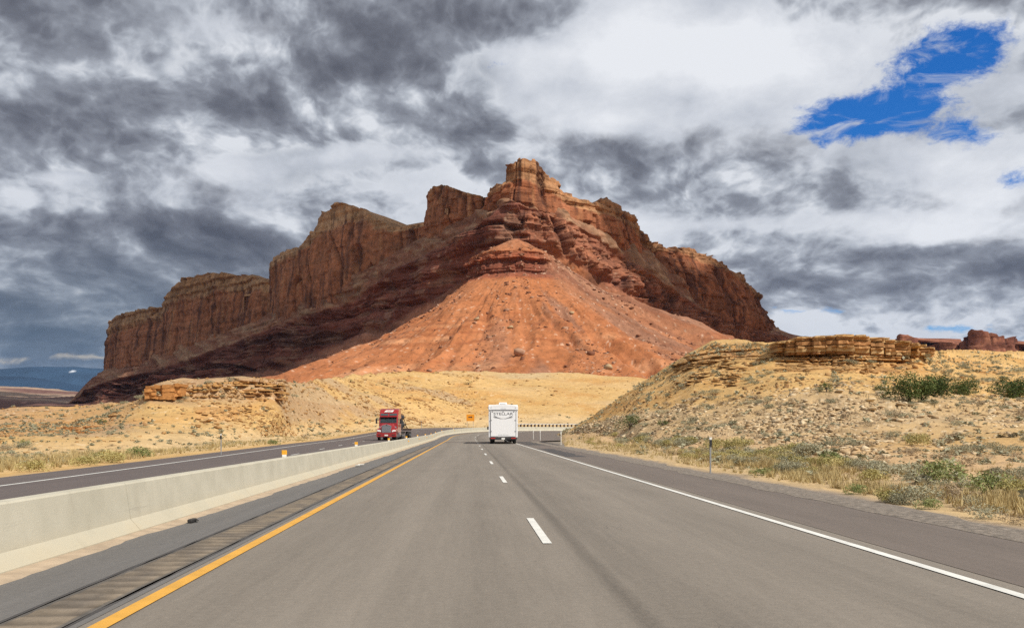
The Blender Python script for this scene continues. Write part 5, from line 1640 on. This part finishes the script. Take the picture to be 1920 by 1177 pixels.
M_rub = rock_stone("pale rubble stone", [(0.2, (0.32, 0.215, 0.12)), (0.45, (0.47, 0.34, 0.20)), (0.75, (0.63, 0.51, 0.34))])
M_yst = rock_stone("ochre stone", [(0.2, (0.24, 0.13, 0.055)), (0.5, (0.40, 0.23, 0.095)), (0.8, (0.54, 0.36, 0.17))])
M_rst = rock_stone("red stone", [(0.2, (0.12, 0.05, 0.03)), (0.55, (0.27, 0.12, 0.07)), (0.85, (0.50, 0.33, 0.23))])
RV_ = [rock_variant(60 + i, 9) for i in range(8)]
_r = np.random.default_rng(5)
def clump(seed, n, leaf):
    r_ = np.random.default_rng(seed)
    me = tris_mesh("t", bush_pts(n, r_, 4), leaf, r_, None, 1.1)
    v = np.empty(len(me.vertices) * 3, np.float32); me.vertices.foreach_get('co', v)
    bpy.data.meshes.remove(me)
    return v.reshape(-1, 3), np.arange(3 * n).reshape(-1, 3)
CL = [clump(80 + i, 22, 0.28) for i in range(6)]
CLf = [clump(90 + i, 44, 0.20) for i in range(5)]


def rubw(u, v, T, G_):
    # the pale rubble apron of the right hill
    m = sm(T, 1.7, 2.4) * (1 - sm(T, 3.9, 4.3)) * (0.3 + sm(fbm(G_[:, 0] / 6, G_[:, 1] / 6, 0, 3, 700), -0.25, 0.3))
    return m * (1 - 0.85 * sm(u, 1560, 1700) * (1 - sm(T, 2.7, 3.3))) * (u < 2100)
pts = SR.scatter(6000, rubw, 1)
merged("rubble", RV_, pts, 0.10 + 0.42 * _r.random(len(pts)) ** 3.0 * np.clip(pts[:, 1] / 70, 0.5, 1.2) + 0.10, M_rub, 2, "pale broken sandstone rubble covering the lower slope of the right hill", "rubble", 0.38, 0.35)
pts = SR.scatter(3200, lambda u, v, T, G_: sm(T, 3.9, 4.3) * (1 - sm(T, 6.5, 6.9)) * (0.15 + sm(fbm(G_[:, 0] / 5, G_[:, 1] / 5, 0, 3, 701), 0, 0.4)) * (u < 2000), 3)
merged("rubble", RV_, pts, 0.12 + 0.5 * _r.random(len(pts)) ** 3.5, M_yst, 4, "loose ochre stones strewn over the upper slope of the right hill", "rubble", 0.4, 0.35)
pts = SL.scatter(6500, lambda u, v, T, G_: sm(T, 1.6, 2.4) * (0.12 + sm(fbm(G_[:, 0] / 12, G_[:, 1] / 12, 0, 3, 702), 0.0, 0.35)) * (1 - 0.8 * sm(u, 850, 930)) * (u > -200), 5)
merged("rubble", RV_, pts, (0.14 + 0.6 * _r.random(len(pts)) ** 3.5) * np.clip(pts[:, 1] / 110, 0.6, 2.2), M_yst, 6, "loose ochre stones strewn over the hill left of the road", "rubble", 0.45, 0.35)
pts = SC.scatter(6500, lambda u, v, T, G_: (0.10 + sm(fbm(np.arctan2(G_[:, 0] - AX, AY - G_[:, 1]) * 8, np.hypot(G_[:, 0] - AX, G_[:, 1] - AY) / 70, 0, 3, 703), 0.0, 0.3)) * (G_[:, 2] > 24) * T, 7)
merged("boulder_field", RV_, pts, 0.55 + 2.6 * _r.random(len(pts)) ** 7, M_rst, 8, "fallen red and pale boulders lying over the orange talus cone", "boulders", 0.75, 0.3)

# single boulders one can point at
def boulder(S, u, v, wpx, label, mat, group=None, flat=0.7, seed=0):
    p = S.at(u, v)
    sz = wpx / F * p[1]
    bv, bf = rock_variant(1000 + seed, 16)
    o_ = link("boulder", raw_mesh("boulder", bv, bf, [mat]))
    o_.location = (p[0], p[1] - 0.15 * sz, p[2] + sz * 0.12)
    o_.scale = (sz, sz, sz * flat)
    o_.rotation_euler = (0.2, 0.1, seed * 1.7)
    return tag(o_, label, "boulder", group)
boulder(SC, 974, 665, 24, "big dark brown boulder low on the orange talus cone", M_rst, seed=1)
boulder(SC, 1139, 690, 17, "large pale boulder at the foot of the talus cone", M_rub, seed=2)
boulder(SC, 956, 615, 12, "pale boulder halfway down the talus cone", M_rub, seed=3)
boulder(SC, 1072, 588, 9, "small white boulder on the right of the talus cone", M_rub, seed=4)
boulder(SC, 1109, 664, 15, "dark boulder right of centre near the foot of the cone", M_rst, seed=5)
boulder(SC, 894, 600, 10, "pale boulder left of centre on the talus cone", M_rub, seed=6)
for i in range(16):
    boulder(SR, float(_r.uniform(1500, 1660)), float(_r.uniform(838, 868)), float(_r.uniform(10, 24)), "angular tan rock in the pile at the foot of the rubble slope", M_rub, "angular rocks at the foot of the rubble slope", 0.6, 20 + i)
for i in range(26):
    boulder(SR, float(_r.uniform(1480, 1760)), float(_r.uniform(728, 800)), float(_r.uniform(8, 22)), "flat pale sandstone slab lying on the rubble slope below the junipers", M_rub, "flat slabs on the rubble slope below the junipers", 0.35, 60 + i)
for i in range(18):
    boulder(SR, float(_r.uniform(1470, 1730)), float(_r.uniform(674, 704)), float(_r.uniform(5, 13)), "fallen ochre block lying just under the banded ledge", M_yst, "fallen blocks under the banded ledge", 0.6, 140 + i)
for i in range(14):
    boulder(SL, float(_r.uniform(370, 445)), float(_r.uniform(775, 802)), float(_r.uniform(8, 18)), "flat pinkish slab in the heap under the ochre ledge", M_yst, "flat slabs heaped under the left ochre ledge", 0.35, 100 + i)

# ---- layered rock ledges built slab by slab
M_slab = rock_mat("ledge sandstone", 2.5, 9.0, 0.06, 0.4, 0.9, stretch=(1, 1, 3.5))
def slab(parent, u0_, u1_, vt, hpx, Y, depth, col, seed, tiltz=0.0, jag=0.35):
    r_ = np.random.default_rng(seed)
    x0_, x1_ = (u0_ - U0) / F * Y, (u1_ - U0) / F * Y
    zt_ = Z(vt, Y); h_ = hpx / F * Y
    nf = max(4, int(abs(x1_ - x0_) / 0.32))
    xs_ = np.linspace(x0_, x1_, nf) + r_.uniform(-0.05, 0.05, nf)
    fr = [(x, Y - depth * 0.5 + r_.uniform(-jag, jag) + (0.06 if i in (0, nf - 1) else 0)) for i, x in enumerate(xs_)]
    ring = fr + [(x1_, Y + depth * 0.5), (x0_, Y + depth * 0.5)]
    n = len(ring)
    v = []
    for k, zz_ in enumerate((zt_ - h_, zt_)):
        for (x, y) in ring:
            v.append((x, y + (r_.uniform(-0.06, 0.06) if y < Y else 0), zz_ + (x - x0_) * tiltz + r_.uniform(-0.12, 0.12) * h_))
    f_ = [list(range(n))[::-1], list(range(n, 2 * n))] + [[i, (i + 1) % n, (i + 1) % n + n, i + n] for i in range(n)]
    v = np.array(v)
    me = raw_mesh("slab", v, f_, [M_slab], col=np.broadcast_to(np.array(col) * r_.uniform(0.78, 1.15), (len(v), 3)))
    return link("slab", me, parent)

SLC = [0.50, 0.32, 0.15]
LG = empty("rock_ledge"); tag(LG, "long banded sandstone ledge with vertical cracks on top of the right hill", "rock ledge")
cuts = [1450, 1469, 1486, 1517, 1541, 1561, 1592, 1622, 1649, 1668, 1697, 1713, 1742]
sd_ = 0
for i, (a_, b_) in enumerate(zip(cuts[:-1], cuts[1:])):
    um = (a_ + b_) / 2
    Yl = np.interp(um, [1450, 1500, 1560, 1660, 1740], [98.0, 95.5, 94.5, 96.0, 101.0])
    vtop = np.interp(um, [1450, 1480, 1500, 1530, 1560, 1620, 1650, 1700, 1742], [645, 640, 636, 634, 631, 633, 638, 645, 655]) + rng.uniform(-2, 2)
    vbot = np.interp(um, [1450, 1480, 1560, 1640, 1700, 1742], [660, 668, 664, 671, 673, 668])
    fr_ = [0, 0.07, 0.20, 0.27, 0.46, 0.53, 0.64, 0.86, 1.0]          # the same beds run through every block
    back = [0.0, 0.16, 0.50, 0.10, 0.42, 0.05, 0.30, 0.62]
    step_ = rng.uniform(-0.5, 0.35)
    for k in range(8):
        sd_ += 1
        vt_ = vtop + (vbot - vtop) * fr_[k]
        o0, o1 = (rng.uniform(-1.5, 1.5), rng.uniform(-1.5, 1.5)) if k in (0, 2, 5) else (rng.uniform(0.3, 1.6), rng.uniform(0.3, 1.6))
        slab(LG, a_ + o0, b_ - o1, vt_, (vbot - vtop) * (fr_[k + 1] - fr_[k]) * rng.uniform(0.90, 1.02), Yl + step_ + back[k] + rng.uniform(-0.06, 0.06), 3.0,
             np.array([SLC, [0.44, 0.25, 0.11], [0.52, 0.35, 0.17], [0.40, 0.21, 0.09]][k % 4]) * rng.uniform(0.92, 1.06), 4000 + sd_, rng.uniform(-0.008, 0.008), 0.22)
for k in range(8):
    u_ = 1466 + 36 * k + rng.uniform(-8, 8)
    vt_ = float(np.interp(u_, [1450, 1480, 1500, 1530, 1560, 1620, 1650, 1700, 1742], [645, 640, 636, 634, 631, 633, 638, 645, 655])) - rng.uniform(0.5, 2.5)
    slab(LG, u_ - rng.uniform(8, 18), u_ + rng.uniform(6, 16), vt_, rng.uniform(2.0, 3.6), 96.5 + rng.uniform(-0.4, 0.6), 3.2, [0.50, 0.33, 0.16], 4900 + k, rng.uniform(-0.03, 0.03), 0.35)
LG2 = empty("rock_ledge"); tag(LG2, "thin lower ledge of ochre sandstone beds under the main banded ledge", "rock ledge")
for k in range(26):
    u_ = rng.uniform(1462, 1640); v_ = 683 + rng.uniform(0, 14) + (u_ - 1550) * 0.01
    p = SR.at(u_, v_)
    slab(LG2, u_ - rng.uniform(10, 26), u_ + rng.uniform(10, 26), v_, rng.uniform(2.2, 4.0), p[1] + 0.3, 1.5, [0.43, 0.27, 0.12], 4200 + k, rng.uniform(-0.03, 0.03), 0.2)
LG3 = empty("rock_ledge"); tag(LG3, "stack of thin dark-edged beds on the left shoulder of the right hill", "rock ledge")
for k in range(64):
    u_ = rng.uniform(1272, 1400); v_ = rng.uniform(664, 722)
    v_ = max(v_, 668 + (1320 - u_) * 0.35)
    p = SR.at(u_, v_)
    slab(LG3, u_ - rng.uniform(7, 24), u_ + rng.uniform(7, 24), v_, rng.uniform(1.5, 2.6), p[1] + 0.5, 1.6, [0.48, 0.30, 0.135], 4300 + k, rng.uniform(-0.06, 0.02), 0.25)
LG6 = empty("rock_ledge"); tag(LG6, "curved run of dark beds dropping from the left end of the main ledge", "rock ledge")
for k in range(34):
    t_ = k / 33
    u_ = 1470 - 95 * t_ + rng.uniform(-8, 8); v_ = 658 + 52 * t_ ** 1.1 + rng.uniform(-5, 5)
    p = SR.at(u_, v_)
    slab(LG6, u_ - rng.uniform(7, 18), u_ + rng.uniform(7, 18), v_, rng.uniform(1.6, 2.8), p[1] + 0.4, 1.5, [0.43, 0.26, 0.11], 4600 + k, rng.uniform(-0.12, -0.04), 0.25)
LG4 = empty("rock_ledge"); tag(LG4, "orange block and broken beds capping the ochre hill left of the road", "rock ledge")
for i, (a_, b_, vt_, vb_) in enumerate(((279, 300, 724, 748), (298, 334, 722, 750), (332, 346, 720, 744))):
    for k in range(4):
        slab(LG4, a_, b_, vt_ + (vb_ - vt_) * k / 4, (vb_ - vt_) / 4 * 0.96, 121.5 + i * 0.3 + rng.uniform(-.15, .15), 3.0, [0.45, 0.215, 0.075], 4400 + i * 10 + k, 0, 0.25)
for k in range(44):
    u_ = rng.uniform(345, 522)
    v_ = 716 + rng.uniform(0, 1) ** 1.4 * 34
    p = SL.at(u_, v_)
    slab(LG4, u_ - rng.uniform(8, 26), u_ + rng.uniform(8, 26), v_, rng.uniform(1.6, 3.2), p[1] + 0.9, 2.4, [0.48, 0.28, 0.11] if k % 3 else [0.38, 0.20, 0.08], 4450 + k, rng.uniform(-0.04, 0.06), 0.5)
LG5 = empty("rock_ledge"); tag(LG5, "low dark-shadowed scarp of orange beds at the far left", "rock ledge")
for k in range(34):
    u_ = rng.uniform(-10, 205)
    v_ = 812 - u_ * 0.05 + rng.uniform(-5, 7)
    p = SL.at(u_, v_)
    slab(LG5, u_ - rng.uniform(8, 22), u_ + rng.uniform(8, 22), v_, rng.uniform(2.5, 5), p[1] + 0.1, 1.8, [0.38, 0.185, 0.07], 4550 + k, 0, 0.4)

# ---- shrubs and grass, one by one
def region(S, n, kind, size, where, u0_, u1_, v0_, v1_, seed, sz=1.0, keep=None):
    r_ = np.random.default_rng(seed)
    def w(u, v, T, G_):
        m = ((u > u0_) & (u < u1_) & (v > v0_) & (v < v1_)).astype(float)
        if keep is not None: m = m * keep(u, v, T, G_)
        return m
    for p in S.scatter(n, w, seed):
        plant(kind, p, float(r_.uniform(*size)), where, sz)
patch = lambda a_, s_: (lambda u, v, T, G_: sm(fbm(G_[:, 0] / a_, G_[:, 1] / a_, 0, 3, s_), -0.2, 0.25))

foot = lambda u, v, T, G_: ((T > 1.25) & (T < 2.2)) * (1 - sm(u, 1480, 1580)) * sm(fbm(G_[:, 0] / 2.5, G_[:, 1] / 4, 0, 3, 805), -0.3, 0.2)
region(SR, 190, "straw", (0.55, 1.25), "in the roadside strip under the rubble slope", 1085, 1600, 815, 905, 11, 1.0, foot)
region(SR, 50, "straw", (0.35, 0.75), "on the sandy verge at the right edge of the road", 1330, 1990, 880, 1010, 12, 0.8, lambda u, v, T, G_: ((T > 0.9) & (T < 1.6)) * 1.0)
region(SR, 60, "yellow", (0.7, 1.5), "in the roadside strip under the rubble slope", 1090, 1640, 818, 905, 13, 0.9, foot)
region(SR, 36, "sage", (0.9, 1.6), "in the roadside strip under the rubble slope", 1150, 1640, 820, 905, 14, 0.9, foot)
region(SR, 46, "sage", (0.8, 1.5), "on the rubble slope of the right hill", 1180, 1960, 735, 860, 15, 0.8)
region(SR, 50, "brown", (0.7, 1.3), "on the rubble slope of the right hill", 1250, 1960, 745, 865, 16, 0.8)
region(SR, 90, "sage", (0.9, 1.8), "on the upper yellow slope of the right hill", 1180, 1920, 645, 760, 17, 0.7, lambda u, v, T, G_: (0.3 + sm(u, 1700, 1780)) * (T < 6.3))
region(SR, 28, "sage", (0.5, 1.1), "on the sandy flat near the right edge", 1600, 1980, 845, 960, 18, 0.9, patch(4, 801))
region(SR, 24, "brown", (0.4, 0.8), "on the sandy flat near the right edge", 1560, 1980, 845, 960, 19, 0.8, patch(4, 802))
region(SL, 50, "sage", (0.6, 1.2), "on the pale flat left of the opposite lanes", -40, 640, 800, 900, 21, 0.8, lambda u, v, T, G_: (T > 1.2) * 1.0)
region(SL, 34, "brown", (0.5, 1.0), "on the pale flat left of the opposite lanes", -40, 640, 790, 900, 22, 0.8, lambda u, v, T, G_: (T > 1.2) * 1.0)
region(SL, 40, "straw", (0.5, 1.1), "along the far verge of the opposite lanes", -40, 700, 800, 930, 23, 0.9, lambda u, v, T, G_: ((T > 0.7) & (T < 1.5)) * 1.0)
region(SL, 24, "sage", (1.0, 2.0), "high on the slope behind the opposite lanes", 0, 860, 705, 790, 24, 0.7, lambda u, v, T, G_: (T < 5.9) * 1.0)
# the large near clumps on the right, placed one by one
for (u_, v_, wpx, kd, lab) in (
    (1640, 905, 60, "yellow", "yellow-green clump nearest the delineator side of the sandy flat"), (1612, 925, 46, "green", "bright green shrub at the left of the near thicket"),
    (1700, 900, 90, "sage", "wide grey sage behind the near thicket"), (1762, 905, 100, "green", "broad dark green shrub on the sandy flat"), (1730, 948, 84, "sage", "pale grey sage in the middle of the near thicket"),
    (1668, 945, 60, "yellow", "straw-green clump at the road side of the near thicket"), (1790, 940, 80, "brown", "brown shrub leaning beside the broad green one"), (1866, 922, 96, "green", "light green shrub by the right edge"),
    (1915, 925, 70, "yellow", "yellow shrub cut by the right edge"), (1600, 880, 44, "sage", "rounded grey sage above the near thicket"), (1560, 868, 50, "green", "small green shrub at the end of the grass strip"),
    (1490, 888, 60, "sage", "blue-grey sage in the grass strip"), (1430, 892, 34, "green", "low green plant at the edge of the grass strip"), (1690, 975, 60, "sage", "grey shrub closest to the shoulder"),
    (1745, 970, 50, "green", "small green shrub beside the gravel shoulder"), (1850, 975, 60, "sage", "grey-green shrub on the verge near the right edge"), (1900, 985, 50, "brown", "brown tuft on the verge at the right edge"),
    (1805, 872, 46, "brown", "small brown shrub alone on the bare sand"), (1770, 862, 40, "brown", "low brown shrub on the bare sand above the green one"),
    (1560, 838, 54, "sage", "grey sage among the angular rocks"), (1725, 835, 56, "yellow", "straw-coloured shrub right of the angular rocks"),
):
    p = SR.at(u_, v_)
    s_ = wpx / F * p[1] * 1.15
    o_ = plant(kd, p, s_, "", 0.95)
    o_['label'] = lab; del o_['group']
for (u_, v_, wpx, kd, lab) in (
    (182, 860, 42, "green", "dark green shrub at the left of the cluster by the far verge"), (215, 868, 66, "yellow", "broad yellow shrub beside the far verge"), (258, 856, 60, "green", "long green shrub at the right of the cluster by the far verge"),
    (70, 905, 60, "yellow", "yellow-green tuft hugging the opposite shoulder at the far left"), (8, 845, 36, "brown", "dark shrub at the left edge of the picture"), (160, 893, 50, "yellow", "low yellowish plant on the far verge"),
    (46, 840, 36, "sage", "grey-green shrub on the pale flat at far left"), (513, 834, 26, "green", "small green plant on the far verge under the ochre hill"),
    (575, 822, 26, "brown", "brown shrub on the far verge nearer the truck"),
):
    p = SL.at(u_, v_)
    o_ = plant(kd, p, wpx / F * p[1] * 1.15, "", 0.75)
    o_['label'] = lab; del o_['group']

# far shrubs by the thousand
pts = SR.scatter(1900, lambda u, v, T, G_: (sm(T, 1.0, 1.5) * (1 - sm(T, 6.7, 6.95))) * (0.12 + 0.9 * sm(T, 5.6, 6.2) + 0.8 * sm(u, 1700, 1800) * sm(T, 5, 6) + 0.25 * sm(fbm(G_[:, 0] / 7, G_[:, 1] / 7, 0, 3, 710), 0, 0.3)) * (1 - 0.9 * ((u > 1440) & (u < 1720) & (T > 4.6) & (T < 6.2))) * (u < 2100), 31)
merged("shrubs", CL, pts, 0.22 + 0.6 * _r.random(len(pts)) ** 2, M_sage, 32, "countless small grey-green shrubs dotting the right hill", "shrubs", 0.8, 0.1)
pts = SL.scatter(2000, lambda u, v, T, G_: sm(T, 1.1, 1.6) * (1 - sm(T, 5.8, 6.0)) * (1.1 - sm(T, 2.1, 2.9) * sm(u, 190, 260)) * (0.3 + sm(fbm(G_[:, 0] / 14, G_[:, 1] / 14, 0, 3, 711), 0, 0.3)) * (1 - 0.93 * sm(u, 640, 760)) * (u > -300), 33)
merged("shrubs", CL, pts, (0.2 + 0.55 * _r.random(len(pts)) ** 2) * np.clip(pts[:, 1] / 110, 0.8, 1.8), M_sage, 34, "countless small grey shrubs dotting the flat and hill left of the road", "shrubs", 0.8, 0.1)
# low dry grass along both verges
def blades(seed, n=14):
    r_ = np.random.default_rng(seed)
    th = r_.uniform(0, 6.283, n); b0 = np.stack([np.cos(th) * 0.05, np.sin(th) * 0.05, 0 * th], 1)
    tip = b0 + np.stack([np.cos(th) * 0.12, np.sin(th) * 0.12, r_.uniform(0.12, 0.34, n)], 1)
    sd2 = np.stack([-np.sin(th), np.cos(th), 0 * th], 1) * 0.012
    return np.stack([b0 - sd2, b0 + sd2, tip], 1).reshape(-1, 3), np.arange(3 * n).reshape(-1, 3)
BL = [blades(95 + i) for i in range(6)]
pts = SR.scatter(3400, lambda u, v, T, G_: sm(T, 0.8, 1.0) * (1 - sm(T, 1.5, 2.3)) * (1 - 0.92 * sm(u, 1500, 1640) * sm(T, 1.1, 1.25)) * (0.15 + sm(fbm(G_[:, 0] / 1.6, G_[:, 1] / 2.5, 0, 3, 712), -0.05, 0.25)) * (u < 2600), 35)
merged("grass", BL, pts, 0.35 + 0.6 * _r.random(len(pts)), M_straw, 36, "dry yellow grass along the right verge", "grass", 1.0, 0.1)
pts = SL.scatter(2200, lambda u, v, T, G_: sm(T, 0.8, 1.0) * (1 - sm(T, 1.5, 2.0)) * (0.15 + sm(fbm(G_[:, 0] / 2.5, G_[:, 1] / 2.5, 0, 3, 713), -0.05, 0.25)) * (u > -400), 37)
merged("grass", BL, pts, 0.6 + 0.9 * _r.random(len(pts)), M_straw, 38, "dry yellow grass along the far verge of the opposite lanes", "grass", 1.0, 0.1)


# ---- junipers and bigger shrubs
def juniper(S, u, vb, wpx, hpx, label, seed, mat=M_junip, name="juniper", cat="tree", n=5200):
    p = S.at(u, vb)
    Y = p[1]; w_, h_ = wpx / F * Y, hpx * 1.3 / F * Y
    r_ = np.random.default_rng(seed)
    o_ = empty(name, tuple(p)); tag(o_, label, cat)
    lumps = 11
    L = np.stack([r_.uniform(-0.36, 0.36, lumps) * w_, r_.uniform(-0.3, 0.3, lumps) * w_, r_.uniform(0.14, 0.64, lumps) * h_], 1)
    L[:, 2] *= 1 - 0.35 * np.abs(L[:, 0] / (0.5 * w_))
    Rr = r_.uniform(0.13, 0.26, lumps) * min(w_, 1.6 * h_)
    k = r_.integers(0, lumps, n)
    d = r_.normal(size=(n, 3)); d /= np.linalg.norm(d, axis=1, keepdims=True)
    q_ = L[k] + d * (Rr[k] * r_.uniform(0.45, 1.08, n))[:, None]
    q_[:, 2] = np.clip(q_[:, 2], 0.02, None)
    me = tris_mesh("crown", q_, max(0.05, w_ * 0.026), r_, mat, 1.2)
    link("crown", me, o_)
    bm = bmesh.new()
    cyl(bm, (0, 0, -0.1), (0.03 * w_, 0, 0.35 * h_), 0.05 * h_, 0.035 * h_, 7)
    for j in range(5):
        t_ = L[j]; cyl(bm, (0.02 * w_, 0, 0.2 * h_), tuple(t_), 0.03 * h_, 0.012 * h_, 5)
    bm_obj("trunk", bm, M_bark, o_)
    return o_
juniper(SR, 1705, 756, 92, 56, "largest dark juniper on the right hill", 1)
juniper(SR, 1762, 746, 76, 42, "juniper joined to the right of the largest one", 2)
juniper(SR, 1815, 741, 56, 33, "round juniper between the largest pair and the right edge", 3)
juniper(SR, 1898, 746, 80, 38, "juniper cut by the right edge below the skyline", 4)
juniper(SR, 1549, 735, 28, 20, "small juniper below the middle of the ledge", 5, n=1200)
juniper(SR, 1650, 732, 26, 13, "low green bush left of the largest juniper", 6, n=900)
juniper(SR, 1888, 673, 24, 15, "small round juniper on the skyline at the right", 7, n=900)
juniper(SR, 1762, 664, 14, 8, "tiny green bush on the skyline right of the ledge", 8, n=500)
juniper(SR, 1180, 806, 54, 27, "wide dark green bush at the foot of the yellow slope", 9, n=1800)
juniper(SR, 1243, 798, 26, 12, "low green bush right of the wide dark one at the slope foot", 10, n=900)
juniper(SL, 201, 768, 17, 14, "lone dark tree on the crest at the far left", 11, n=900)
juniper(SL, 192, 795, 20, 9, "dark bush below the lone tree at the far left", 12, n=700)
juniper(SL, 45, 833, 26, 9, "flat green bush under the low scarp at far left", 13, M_green, n=700)
juniper(SL, 657, 716, 14, 7, "small green bush on the rim left of the truck", 14, n=500)
juniper(SL, 715, 722, 17, 8, "green bush on the rim just above the truck", 15, n=500)
juniper(SL, 878, 721, 18, 9, "green bush on the rim above the orange sign", 16, n=500)
juniper(SC, 925, 632, 7, 6, "lone green tree halfway up the talus cone", 17, n=400)
# ================================================================== the air
bm = bmesh.new()
x0h, x1h, y0h, y1h, z0h, z1h = -24000, 24000, -24000, 19800, -3.0, 1440.0
for p_ in bmesh.ops.create_cube(bm, size=1.0)['verts']:
    p_.co = ((x0h + x1h) / 2 + p_.co.x * (x1h - x0h), (y0h + y1h) / 2 + p_.co.y * (y1h - y0h), (z0h + z1h) / 2 + p_.co.z * (z1h - z0h))
hm = bpy.data.materials.new("haze"); hm.use_nodes = True
hm.node_tree.nodes.clear()
vo = hm.node_tree.nodes.new('ShaderNodeVolumePrincipled')
vo.inputs['Color'].default_value = (0.32, 0.54, 0.95, 1)
vo.inputs['Density'].default_value = 1.5e-5
vo.inputs['Anisotropy'].default_value = 0.0
ho = hm.node_tree.nodes.new('ShaderNodeOutputMaterial')
hm.node_tree.links.new(vo.outputs[0], ho.inputs['Volume'])
tag(bm_obj("haze", bm, hm), kind="stuff")
